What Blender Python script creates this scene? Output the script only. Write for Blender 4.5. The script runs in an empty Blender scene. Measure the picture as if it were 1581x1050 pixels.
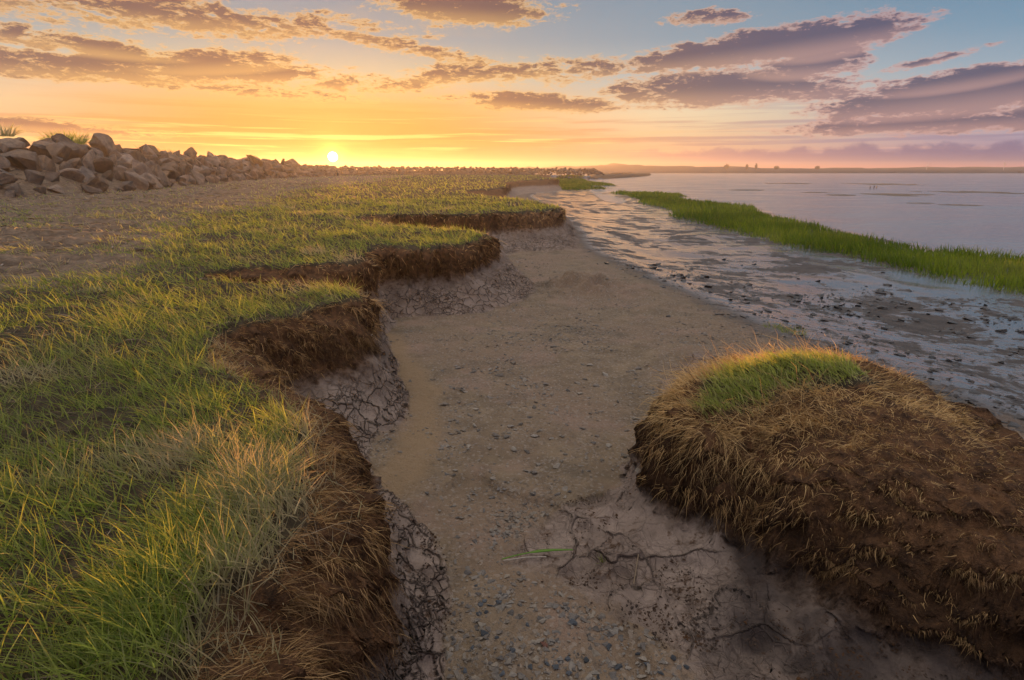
import bpy, bmesh, math
import numpy as np
from math import radians as R
from mathutils import Vector, Euler, Matrix, noise

C = bpy.context.scene
COL = C.collection
rng = np.random.default_rng(7)

# ------------------------------------------------------------------ camera
EYE, PITCH, FPX = 2.0, R(16.6), 878.3
cam = bpy.data.objects.new('camera', bpy.data.cameras.new('camera'))
COL.objects.link(cam)
cam.location = (0, 0, EYE)
cam.rotation_euler = (R(90) - PITCH, 0, 0)
cam.data.lens = 20.0
cam.data.sensor_width = 36.0
cam.data.clip_start = 0.05
cam.data.clip_end = 20000
C.camera = cam

# ------------------------------------------------------------------ exposure, sun, world
C.view_settings.view_transform = 'Standard'
C.view_settings.look = 'None'
C.view_settings.exposure = 0.95
C.view_settings.gamma = 1.0
C.view_settings.use_curve_mapping = False
C.render.engine = 'CYCLES'
cy = C.cycles
C.render.filter_size = 1.05
cy.use_denoising = True
cy.max_bounces = 6
cy.diffuse_bounces = 3
cy.glossy_bounces = 2
cy.transmission_bounces = 3
cy.volume_bounces = 0
cy.transparent_max_bounces = 4
cy.sample_clamp_indirect = 4.0
cy.caustics_reflective = False
cy.caustics_refractive = False

SUN_AZ, SUN_EL = R(-16.7), R(1.2)          # azimuth from +Y, clockwise; elevation
SUN_DIR = Vector((math.sin(SUN_AZ) * math.cos(SUN_EL), math.cos(SUN_AZ) * math.cos(SUN_EL), math.sin(SUN_EL)))
sl = bpy.data.lights.new('sun', 'SUN')
sl.energy = 5.0
sl.angle = R(0.5)
sl.color = (1.0, 0.41, 0.10)
sun = bpy.data.objects.new('sun', sl)
COL.objects.link(sun)
sun.rotation_euler = (-SUN_DIR).to_track_quat('-Z', 'Y').to_euler()


def ray(px, py):
    xr, yr = (px - 790.5) / FPX, -(py - 525.0) / FPX
    return np.array([xr, math.cos(PITCH) + yr * math.sin(PITCH), -math.sin(PITCH) + yr * math.cos(PITCH)])


def azel(px, py):
    d = ray(px, py)
    d = d / np.linalg.norm(d)
    return math.degrees(math.atan2(d[0], d[1])), math.degrees(math.asin(d[2]))


def at(px, py, z):
    d = ray(px, py)
    t = (z - EYE) / d[2]
    return (d[0] * t, d[1] * t)


def srgb(r, g, b):
    f = lambda c: (c / 255 / 12.92) if c / 255 <= 0.04045 else ((c / 255 + 0.055) / 1.055) ** 2.4
    return (f(r), f(g), f(b), 1.0)


class NT:
    """small helper to write shader node graphs as expressions"""
    def __init__(self, tree):
        self.t = tree
        self.n = tree.nodes
        self.l = tree.links

    def node(self, typ, **kw):
        n = self.n.new(typ)
        for k, v in kw.items():
            setattr(n, k, v)
        return n

    def put(self, sock, v):
        if isinstance(v, bpy.types.NodeSocket):
            self.l.new(v, sock)
        elif v is not None:
            if hasattr(sock, 'default_value'):
                try:
                    sock.default_value = v
                except Exception:
                    sock.default_value = (v, v, v)

    def m(self, op, a, b=None, c=None, clamp=False):
        n = self.node('ShaderNodeMath', operation=op, use_clamp=clamp)
        self.put(n.inputs[0], a)
        if b is not None: self.put(n.inputs[1], b)
        if c is not None: self.put(n.inputs[2], c)
        return n.outputs[0]

    def step(self, x, lo, hi):
        n = self.node('ShaderNodeMapRange', interpolation_type='SMOOTHSTEP')
        self.put(n.inputs['Value'], x)
        self.put(n.inputs['From Min'], lo)
        self.put(n.inputs['From Max'], hi)
        return n.outputs[0]

    def lin(self, x, lo, hi, a=0.0, b=1.0):
        n = self.node('ShaderNodeMapRange')
        self.put(n.inputs['Value'], x)
        for k, v in (('From Min', lo), ('From Max', hi), ('To Min', a), ('To Max', b)):
            self.put(n.inputs[k], v)
        return n.outputs[0]

    def mix(self, f, a, b):
        n = self.node('ShaderNodeMix', data_type='RGBA')
        self.put(n.inputs[0], f)
        self.put(n.inputs[6], a)
        self.put(n.inputs[7], b)
        return n.outputs[2]

    def noise(self, vec, scale, detail=3.0, rough=0.5, dist=0.0):
        n = self.node('ShaderNodeTexNoise')
        if vec is not None: self.put(n.inputs['Vector'], vec)
        self.put(n.inputs['Scale'], scale)
        self.put(n.inputs['Detail'], detail)
        self.put(n.inputs['Roughness'], rough)
        self.put(n.inputs['Distortion'], dist)
        return n.outputs['Fac']

    def voro(self, vec, scale, feature='F1', rand=1.0):
        n = self.node('ShaderNodeTexVoronoi', feature=feature)
        if vec is not None: self.put(n.inputs['Vector'], vec)
        self.put(n.inputs['Scale'], scale)
        self.put(n.inputs['Randomness'], rand)
        return n

    def ramp(self, fac, stops, interp='LINEAR'):
        n = self.node('ShaderNodeValToRGB')
        r = n.color_ramp
        r.interpolation = interp
        while len(r.elements) < len(stops):
            r.elements.new(0.5)
        for e, (p, c) in zip(r.elements, stops):
            e.position = p
            e.color = c
        self.put(n.inputs[0], fac)
        return n.outputs[0]

    def comb(self, x, y, z):
        n = self.node('ShaderNodeCombineXYZ')
        for s, v in zip(n.inputs, (x, y, z)):
            self.put(s, v)
        return n.outputs[0]

    def attr(self, name):
        return self.node('ShaderNodeAttribute', attribute_name=name)


world = bpy.data.worlds.new('World')
C.world = world
world.use_nodes = True


def build_world():
    t = NT(world.node_tree)
    t.n.clear()
    out = t.node('ShaderNodeOutputWorld')
    gen = t.node('ShaderNodeTexCoord').outputs['Generated']
    sx = t.node('ShaderNodeSeparateXYZ')
    t.put(sx.inputs[0], gen)
    X, Y, Z = sx.outputs
    DEG = 57.29578
    el = t.m('MULTIPLY', t.m('ARCSINE', Z), DEG)
    az = t.m('MULTIPLY', t.m('ARCTAN2', X, Y), DEG)
    ela = t.m('ABSOLUTE', el)
    # distance from the sun, and azimuth away from the sun
    dp = t.node('ShaderNodeVectorMath', operation='DOT_PRODUCT')
    t.put(dp.inputs[0], gen)
    dp.inputs[1].default_value = SUN_DIR
    sd = t.m('MULTIPLY', t.m('ARCCOSINE', t.m('MINIMUM', dp.outputs['Value'], 1.0)), DEG)
    daz = t.m('ABSOLUTE', t.m('SUBTRACT', az, math.degrees(SUN_AZ)))
    daz = t.m('MINIMUM', daz, t.m('SUBTRACT', 360.0, daz))
    e01 = t.m('DIVIDE', ela, 90.0)

    def p(e): return e / 90.0
    near = t.ramp(e01, [(p(0), srgb(186, 66, 8)), (p(1.2), srgb(200, 76, 14)), (p(3.0), srgb(224, 114, 36)), (p(5.5), srgb(238, 172, 98)),
                        (p(8), srgb(214, 202, 168)), (p(11), srgb(158, 172, 178)), (p(15), srgb(122, 148, 170)), (p(34), srgb(218, 212, 210)), (p(90), srgb(242, 234, 226))])
    mid = t.ramp(e01, [(p(0), srgb(250, 168, 128)), (p(1.3), srgb(238, 178, 140)), (p(3.0), srgb(246, 212, 165)), (p(5.0), srgb(246, 226, 188)),
                       (p(8), srgb(188, 198, 200)), (p(11), srgb(146, 168, 184)), (p(15), srgb(128, 156, 178)), (p(34), srgb(218, 212, 210)), (p(90), srgb(242, 234, 226))])
    far = t.ramp(e01, [(p(0), srgb(226, 146, 150)), (p(0.9), srgb(178, 140, 168)), (p(2.2), srgb(168, 160, 186)), (p(4.0), srgb(186, 184, 198)),
                       (p(7), srgb(160, 182, 200)), (p(10), srgb(124, 162, 190)), (p(14), srgb(98, 142, 176)), (p(34), srgb(205, 207, 214)), (p(90), srgb(242, 234, 226))])
    east = t.ramp(e01, [(p(0), srgb(104, 104, 134)), (p(6), srgb(120, 114, 140)), (p(16), srgb(128, 134, 160)), (p(40), srgb(188, 190, 202)), (p(90), srgb(242, 234, 226))])
    c = t.mix(t.step(daz, 6.0, 34.0), near, mid)
    c = t.mix(t.step(daz, 28.0, 60.0), c, far)
    c = t.mix(t.step(daz, 70.0, 150.0), c, east)

    # physical sky for the same sun, a share of the light
    sky = t.node('ShaderNodeTexSky', sky_type='NISHITA')
    sky.sun_disc = False
    sky.sun_elevation = SUN_EL
    sky.sun_rotation = SUN_AZ
    # ---------- clouds
    den = t.m('ADD', t.m('MAXIMUM', Z, 0.0), 0.05)
    pv = t.comb(t.m('DIVIDE', X, den), t.m('DIVIDE', Y, den), 0.0)
    angv = t.comb(t.m('MULTIPLY', az, 0.10), t.m('MULTIPLY', el, 0.34), 0.3)
    n_f = t.noise(angv, 2.2, 6.0, 0.62, 0.6)
    n_w = t.noise(t.comb(t.m('MULTIPLY', az, 0.22), t.m('MULTIPLY', el, 0.75), 7.3), 3.1, 5.0, 0.65, 0.4)
    n_s = t.noise(t.comb(t.m('MULTIPLY', az, 0.55), t.m('MULTIPLY', el, 1.3), 3.1), 2.6, 5.0, 0.65, 0.5)
    nz = t.m('ADD', t.m('ADD', t.m('MULTIPLY', t.m('SUBTRACT', n_f, 0.5), 2.2), t.m('MULTIPLY', t.m('SUBTRACT', n_s, 0.5), 1.5)), t.m('MULTIPLY', t.m('SUBTRACT', n_w, 0.5), 2.0))

    core_near, core_far = srgb(104, 74, 80), srgb(80, 80, 114)
    edge_near, edge_far = srgb(255, 200, 116), srgb(226, 176, 166)
    faz = t.step(daz, 14.0, 48.0)
    core = t.mix(faz, core_near, core_far)
    edge = t.mix(faz, edge_near, edge_far)

    # high thin sheet everywhere in the sky
    hi = t.noise(pv, 0.55, 6.0, 0.6, 0.5)
    him = t.m('MULTIPLY', t.step(hi, 0.50, 0.72), t.step(el, 7.0, 18.0))
    c = t.mix(t.m('MULTIPLY', him, 0.55), c, t.mix(t.step(hi, 0.56, 0.74), edge, core))

    # bands of stratus low on the horizon
    bnd = t.noise(t.comb(t.m('MULTIPLY', az, 0.035), t.m('MULTIPLY', el, 1.15), 2.0), 1.6, 5.0, 0.55, 0.3)
    bm_ = t.m('MULTIPLY', t.step(bnd, 0.47, 0.62), t.m('MULTIPLY', t.step(el, 7.5, 3.0), t.step(el, 0.35, 0.9)))
    bcol = t.mix(faz, srgb(226, 140, 66), srgb(146, 134, 168))
    c = t.mix(t.m('MULTIPLY', bm_, 0.62), c, bcol)
    bnd2 = t.noise(t.comb(t.m('MULTIPLY', az, 0.045), t.m('MULTIPLY', el, 1.7), 5.0), 1.5, 5.0, 0.55, 0.3)
    b2 = t.m('MULTIPLY', t.step(bnd2, 0.56, 0.66), t.m('MULTIPLY', t.step(el, 6.0, 2.5), t.step(el, 0.8, 1.6)))
    c = t.mix(t.m('MULTIPLY', b2, 0.75), c, t.mix(faz, srgb(255, 226, 130), srgb(236, 190, 178)))

    # single clouds: (px, py, half width deg, half height deg, tilt, strength)
    clouds = [
        (250, 108, 13.0, 1.00, 0.035, 1.0), (330, 96, 6.5, 0.9, 0.10, 0.8), (400, 140, 8.0, 0.5, -0.03, .55),
        (120, 66, 7.0, 0.7, -0.05, .75), (170, 12, 19.0, 1.2, 0.0, 0.62), (720, 14, 7.5, 1.3, -0.03, 0.95), (600, 68, 9.0, 0.55, -0.13, .55),
        (420, 42, 4.0, 0.5, -.1, .5), (560, 128, 7.0, 0.7, 0.0, .5),
        (820, 158, 8.5, 0.75, -0.05, 0.9), (760, 112, 8.0, 0.9, 0.05, .6), (900, 110, 4.0, 1.0, 0.1, .6),
        (1180, 72, 11.0, 1.25, 0.075, 1.25), (1290, 60, 5.0, 1.3, 0.12, 1.1), (1240, 100, 4.5, 1.0, 0.0, .9),
        (1130, 136, 10.5, 1.45, 0.0, 1.05), (1090, 28, 3.5, .6, 0.0, .75),
        (1500, 140, 10.5, 1.5, 0.08, 1.2), (1440, 92, 3.8, 0.35, 0.16, .7), (1480, 122, 5.0, .8, 0.1, .9),
        (45, 192, 8.5, 0.45, -0.06, .8), (1500, 185, 13.0, 0.8, 0.02, .9),
    ]
    tot = None
    lit = None
    for (px, py, w, h, tilt, k) in clouds:
        a0, e0 = azel(px, py)
        u = t.m('SUBTRACT', az, a0)
        v = t.m('SUBTRACT', t.m('SUBTRACT', el, e0), t.m('MULTIPLY', u, tilt))
        uu, vv = t.m('DIVIDE', u, w * 1.12), t.m('DIVIDE', v, h * 1.2)
        r2 = t.m('ADD', t.m('MULTIPLY', uu, uu), t.m('MULTIPLY', vv, vv))
        msk = t.m('MULTIPLY', t.m('SUBTRACT', 1.0, r2), k)
        msk = t.m('MAXIMUM', msk, -2.0)
        low = t.m('MULTIPLY', t.step(vv, 0.25, -0.75), t.step(msk, -0.4, 0.4))
        tot = msk if tot is None else t.m('MAXIMUM', tot, msk)
        lit = low if lit is None else t.m('MAXIMUM', lit, low)
    dens = t.m('ADD', tot, nz)
    a = t.step(dens, -0.15, 0.50)
    body = t.step(dens, 0.10, 0.70)
    body = t.m('MULTIPLY', body, t.m('SUBTRACT', 1.0, t.m('MULTIPLY', lit, 0.45)))
    ccol = t.mix(body, edge, core)
    c = t.mix(t.m('MULTIPLY', a, 0.92), c, ccol)

    # bank of distant cloud lying along the horizon over the water
    bank_n = t.noise(t.comb(t.m('MULTIPLY', az, 0.30), t.m('MULTIPLY', el, 0.5), 1.0), 1.3, 4.0, 0.6)
    top = t.m('ADD', 1.8, t.m('MULTIPLY', t.m('SUBTRACT', bank_n, 0.5), 2.4))
    bk = t.m('MULTIPLY', t.step(t.m('SUBTRACT', top, el), -0.15, 0.35), t.m('MULTIPLY', t.step(el, 0.25, 0.8), t.step(daz, 16.0, 42.0)))
    c = t.mix(t.m('MULTIPLY', bk, 0.85), c, t.mix(t.step(daz, 22, 55), srgb(190, 140, 140), srgb(98, 102, 150)))

    # sun: glow and disc
    g1 = t.m('EXPONENT', t.m('MULTIPLY', sd, -0.8))
    g2 = t.m('EXPONENT', t.m('MULTIPLY', sd, -0.16))
    gl = t.mix(1.0, (0, 0, 0, 1), (0, 0, 0, 1))
    disc = t.step(sd, 0.46, 0.30)
    bg1 = t.node('ShaderNodeBackground'); t.put(bg1.inputs[0], c); t.put(bg1.inputs[1], t.m('MULTIPLY', t.lin(t.step(el, 15.0, 60.0), 0, 1, 1.0, 1.8), SKY_GAIN))  # sky overhead, above the view, brightened to add light on the ground
    bg2 = t.node('ShaderNodeBackground'); t.put(bg2.inputs[0], sky.outputs[0]); bg2.inputs[1].default_value = 0.006
    bg3 = t.node('ShaderNodeBackground')
    bg3.inputs[0].default_value = (1.0, 0.42, 0.07, 1)
    t.put(bg3.inputs[1], t.m('ADD', t.m('MULTIPLY', t.m('EXPONENT', t.m('MULTIPLY', sd, -2.2)), 2.5), t.m('ADD', t.m('MULTIPLY', g1, 0.32), t.m('MULTIPLY', g2, 0.015))))
    bg4 = t.node('ShaderNodeBackground')
    bg4.inputs[0].default_value = (1.0, 0.93, 0.62, 1)
    t.put(bg4.inputs[1], t.m('MULTIPLY', disc, 14.0))
    s = None
    for b in (bg1, bg2, bg3, bg4):
        if s is None:
            s = b.outputs[0]
        else:
            ad = t.node('ShaderNodeAddShader')
            t.put(ad.inputs[0], s); t.put(ad.inputs[1], b.outputs[0])
            s = ad.outputs[0]
    t.put(out.inputs['Surface'], s)


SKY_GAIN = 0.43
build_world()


# ------------------------------------------------------------------ numpy noise
def _h(ix, iy, seed):
    h = (ix.astype(np.int64) * 374761393 + iy.astype(np.int64) * 668265263 + seed * 974711) & 0xffffffff
    h = ((h ^ (h >> 13)) * 1274126177) & 0xffffffff
    h = ((h ^ (h >> 15)) * 2246822519) & 0xffffffff
    return ((h ^ (h >> 16)) & 0xffff) / 65535.0


def vnoise(x, y, seed=0):
    x0, y0 = np.floor(x), np.floor(y)
    fx, fy = x - x0, y - y0
    fx = fx * fx * fx * (fx * (fx * 6 - 15) + 10)
    fy = fy * fy * fy * (fy * (fy * 6 - 15) + 10)
    a, b = _h(x0, y0, seed), _h(x0 + 1, y0, seed)
    c, d = _h(x0, y0 + 1, seed), _h(x0 + 1, y0 + 1, seed)
    return (a + (b - a) * fx) * (1 - fy) + (c + (d - c) * fx) * fy - 0.5


def fbm(x, y, oct=3, seed=0):
    s, a = 0, 1.0
    for o in range(oct):
        s = s + a * vnoise(x * 2 ** o + o * 17.3, y * 2 ** o - o * 9.1, seed + o)
        a *= 0.5
    return s


def ss(x, lo, hi):
    t = np.clip((x - lo) / (hi - lo), 0, 1)
    return t * t * (3 - 2 * t)


def sdf(poly, x, y, nearest=False):
    """signed distance to a closed polygon, negative inside"""
    P = np.asarray(poly, float)
    Q = np.roll(P, -1, 0)
    best = np.full(x.shape, 1e18)
    ins = np.zeros(x.shape, bool)
    nx = np.zeros(x.shape); ny = np.zeros(x.shape)
    for (ax, ay), (bx, by) in zip(P, Q):
        ex, ey = bx - ax, by - ay
        t = np.clip(((x - ax) * ex + (y - ay) * ey) / (ex * ex + ey * ey + 1e-12), 0, 1)
        qx, qy = ax + t * ex, ay + t * ey
        d = (x - qx) ** 2 + (y - qy) ** 2
        m = d < best
        best = np.where(m, d, best)
        if nearest:
            nx = np.where(m, qx, nx); ny = np.where(m, qy, ny)
        if ey != 0:
            cr = (ay > y) != (by > y)
            ins ^= cr & (x < ax + (y - ay) / ey * ex)
    d = np.sqrt(best)
    s = np.where(ins, -d, d)
    return (s, nx, ny) if nearest else s


def line_d(pts, x, y):
    best = np.full(x.shape, 1e18)
    tt = np.zeros(x.shape)
    for i in range(len(pts) - 1):
        (ax, ay), (bx, by) = pts[i], pts[i + 1]
        ex, ey = bx - ax, by - ay
        t = np.clip(((x - ax) * ex + (y - ay) * ey) / (ex * ex + ey * ey), 0, 1)
        d = (x - ax - t * ex) ** 2 + (y - ay - t * ey) ** 2
        m = d < best
        best = np.where(m, d, best)
        tt = np.where(m, i + t, tt)
    return np.sqrt(best), tt


def smooth_poly(pts, n=2):
    """round a closed polygon (corner cutting)"""
    P = np.asarray(pts, float)
    for _ in range(n):
        Q = np.roll(P, -1, 0)
        P = np.stack([0.75 * P + 0.25 * Q, 0.25 * P + 0.75 * Q], 1).reshape(-1, 2)
    return P


# ------------------------------------------------------------------ outlines of the ground (photo points laid on their level)
def lay(pts, z):
    return [at(a, b, z) for a, b in pts]


ZT = 0.90
A_px = [(262, 1050), (285, 960), (330, 870), (392, 800), (418, 740), (410, 685), (372, 630), (330, 590), (306, 560), (316, 536), (350, 512), (404, 494), (452, 481),
        (520, 470), (553, 461), (543, 451), (500, 447), (440, 444), (380, 440), (325, 430), (311, 421), (360, 414), (430, 411), (500, 411), (556, 406), (566, 396), (562, 384), (590, 378),
        (618, 383), (692, 383), (738, 374), (748, 363), (720, 356), (660, 351), (590, 346), (548, 339), (556, 332), (649, 331), (742, 330), (818, 326), (862, 324), (866, 319), (836, 315), (800, 306.5)]
A = [(-0.9, -4), (-0.85, 0.3)] + lay(A_px, ZT) + lay([(717, 297.0), (716, 292.5), (775, 290.5), (779, 285), (778, 279.5), (856, 276.5), (861, 275.5), (830, 273.0)], 0.95) + [(8, 175), (-300, 500), (-300, -4)]
B_near = [(425, 1050), (438, 985), (478, 929), (512, 885), (538, 835), (560, 797), (562, 768), (535, 715), (495, 663), (440, 625), (392, 592), (340, 556)]
B_rest = [(340, 538), (352, 520), (404, 500), (452, 487), (520, 476), (562, 466), (556, 452), (500, 449), (440, 446), (380, 443), (325, 434), (306, 423), (360, 418), (430, 415), (500, 415), (562, 411),
          (574, 398), (570, 388), (592, 383), (618, 388), (692, 388), (746, 379), (756, 364), (720, 357), (660, 352), (590, 347), (546, 340), (556, 336), (649, 335), (742, 334), (818, 329), (866, 327), (872, 320), (840, 315), (802, 307)]
B_far = lay([(717, 298.0), (712, 293.5), (780, 292.0), (783, 285), (782, 280.5), (856, 277.5), (864, 276.0), (832, 273)], 0.90)
B = [(-0.62, -4), (-0.58, 0.3)] + lay(B_near, 0.70) + lay(B_rest, 0.84) + B_far + [(10, 177), (-302, 502), (-302, -4)]
C_near = [(405, 1120), (445, 1000), (488, 940), (528, 890), (556, 840), (578, 800), (578, 772), (556, 730), (515, 690), (468, 655), (420, 620)]
C_rest = [(405, 590), (440, 586), (500, 584), (555, 572), (588, 556), (584, 500), (575, 468), (540, 462), (520, 452), (480, 450), (540, 455), (575, 455), (588, 445),
          (592, 432), (640, 436), (700, 432), (770, 412), (785, 385), (765, 372), (700, 372), (640, 366), (600, 357), (640, 355), (742, 358), (818, 358), (876, 352), (880, 330), (850, 322), (800, 311)]
C = C  # scene handle stays
C_out = [(-0.45, -4), (-0.42, 0.3)] + lay(C_near, 0.36) + lay(C_rest, 0.42) + lay([(770, 303), (786, 301), (790, 292), (856, 287), (866, 283)], 0.25) + [(12, 178), (-304, 504), (-304, -4)]
D_px = [(655, 1120), (664, 1050), (684, 980), (694, 900), (690, 830), (662, 790), (625, 768), (588, 742), (570, 712), (588, 682), (625, 655), (645, 628), (625, 592), (592, 560), (578, 520), (590, 492), (640, 490), (700, 490), (760, 482), (832, 462),
        (828, 440), (800, 415), (780, 392), (830, 388), (900, 387), (902, 375), (885, 345), (865, 330), (815, 316), (800, 308)]
D = [(-0.2, -4), (-0.2, 0.4)] + lay(D_px, 0.0) + lay([(795, 306), (822, 302), (868, 294), (872, 288)], -0.22) + [(14, 180), (-306, 506), (-306, -4)]
A, B, Cc, D = [smooth_poly(q, 2) for q in (A, B, C_out, D)]

HA = smooth_poly(lay([(1085, 590), (1112, 563), (1200, 550), (1290, 553), (1345, 572), (1420, 620), (1400, 640), (1290, 612), (1200, 604), (1130, 602)], 0.76))
HB = smooth_poly(lay([(1010, 648), (1012, 614), (1050, 586), (1110, 562), (1200, 553), (1320, 553), (1410, 585), (1500, 632), (1590, 690), (1720, 790), (1860, 930), (1750, 930), (1600, 858), (1480, 812), (1320, 768),
                      (1200, 724), (1110, 696), (1042, 676)], 0.57))
HC = smooth_poly(lay([(1026, 740), (1014, 690), (1022, 610), (1080, 580), (1200, 572), (1340, 578), (1450, 618), (1530, 665), (1620, 730), (1780, 850), (2050, 1080), (2050, 1400), (1581, 1100),
                      (1483, 1052), (1326, 985), (1253, 940), (1133, 862), (1065, 806)], 0.14))
HD = smooth_poly(lay([(1010, 722), (1000, 640), (1028, 560), (1100, 545), (1250, 570), (1400, 605), (1560, 690), (1700, 800), (2100, 1100), (2100, 1500), (1250, 1500), (1085, 1120), (1050, 1040), (1000, 990), (945, 950), (890, 915), (850, 890),
                      (800, 880), (764, 862), (770, 838), (815, 800), (850, 775), (900, 762), (960, 744)], 0.0))

WET = lay([(1900, 800), (1581, 660), (1400, 590), (1330, 562), (1180, 512), (1060, 455), (960, 412), (905, 385), (880, 345), (835, 315), (815, 303)], -0.05) + [(12, 180), (40, 500), (900, 500), (900, -4)]
ROCK_LINE = [(-21, 9), (-23, 20), (-23.5, 27), (-26.5, 38), (-31, 54), (-36, 76), (-38, 104), (-40, 132), (-32, 150), (-8, 156), (10, 160), (24, 168)]
BARS = [(1360, 284, 60, 2.0), (1385, 300, 75, 2.6), (1300, 301, 35, 1.6), (1480, 296, 80, 1.8), (1490, 316, 40, 1.6), (1220, 283, 45, 1.2), (1260, 297, 40, 1.2), (1160, 293, 50, 1.0), (1560, 298, 30, 1.5), (1420, 313, 35, 1.2)]
BAREP = lay([(-500, 320), (-100, 300), (150, 296), (400, 274), (640, 271), (560, 284), (450, 296), (440, 318), (330, 332), (300, 350), (320, 378), (240, 408), (130, 440), (0, 462), (-300, 520)], ZT)

# ------------------------------------------------------------------ log-polar sheet of ground, finer towards the camera
NU, NV = 1120, 520
_l = np.concatenate([np.linspace(math.log(0.55), math.log(11), 760, endpoint=False), np.linspace(math.log(11), math.log(420), NU - 760)])
TH0, TH1 = R(-64), R(62)


def bil(Rs, u, v):
    """bilinear lookup in a raster (nu, nv) at u, v in [0,1]"""
    nu, nv = Rs.shape
    fu, fv = np.clip(u, 0, 1) * (nu - 1), np.clip(v, 0, 1) * (nv - 1)
    i, j = np.minimum(fu.astype(int), nu - 2), np.minimum(fv.astype(int), nv - 2)
    a, b = fu - i, fv - j
    return (Rs[i, j] * (1 - b) + Rs[i, j + 1] * b) * (1 - a) + (Rs[i + 1, j] * (1 - b) + Rs[i + 1, j + 1] * b) * a


def uv_xy(u, v):
    f = np.clip(u, 0, 1) * (NU - 1)
    i = np.minimum(f.astype(int), NU - 2)
    r = np.exp(_l[i] + (_l[i + 1] - _l[i]) * (f - i))
    th = TH0 + (TH1 - TH0) * v
    return r * np.sin(th), r * np.cos(th)


def xy_uv(x, y):
    r = np.maximum(np.hypot(x, y), 0.56)
    u = np.interp(np.log(r), _l, np.arange(NU) / (NU - 1))
    v = (np.arctan2(x, y) - TH0) / (TH1 - TH0)
    return u, v


U0, V0 = np.meshgrid(np.linspace(0, 1, NU), np.linspace(0, 1, NV), indexing='ij')
uc, vc = np.meshgrid(np.linspace(0, 1, NU // 2), np.linspace(0, 1, NV // 2), indexing='ij')
xc, yc = uv_xy(uc, vc)
RS = {}
for nm, q in (('A', A), ('C', Cc), ('D', D), ('HA', HA), ('HC', HC), ('HD', HD), ('W', WET), ('bare', BAREP)):
    RS[nm] = sdf(q, xc, yc)
for nm, q in (('B', B), ('HB', HB)):
    d, nx, ny = sdf(q, xc, yc, True)
    RS[nm] = d
    L = np.sqrt((xc - nx) ** 2 + (yc - ny) ** 2) + 1e-6
    RS[nm + 'x'] = (xc - nx) / L * np.sign(d)
    RS[nm + 'y'] = (yc - ny) / L * np.sign(d)
RS['chn'] = sdf(smooth_poly(lay([(630, 775), (668, 742), (715, 728), (790, 745), (860, 768), (905, 800), (1100, 1300), (560, 1300)], 0.0), 1), xc, yc)
RS['rk'], RS['rkt'] = line_d(ROCK_LINE, xc, yc)


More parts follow.
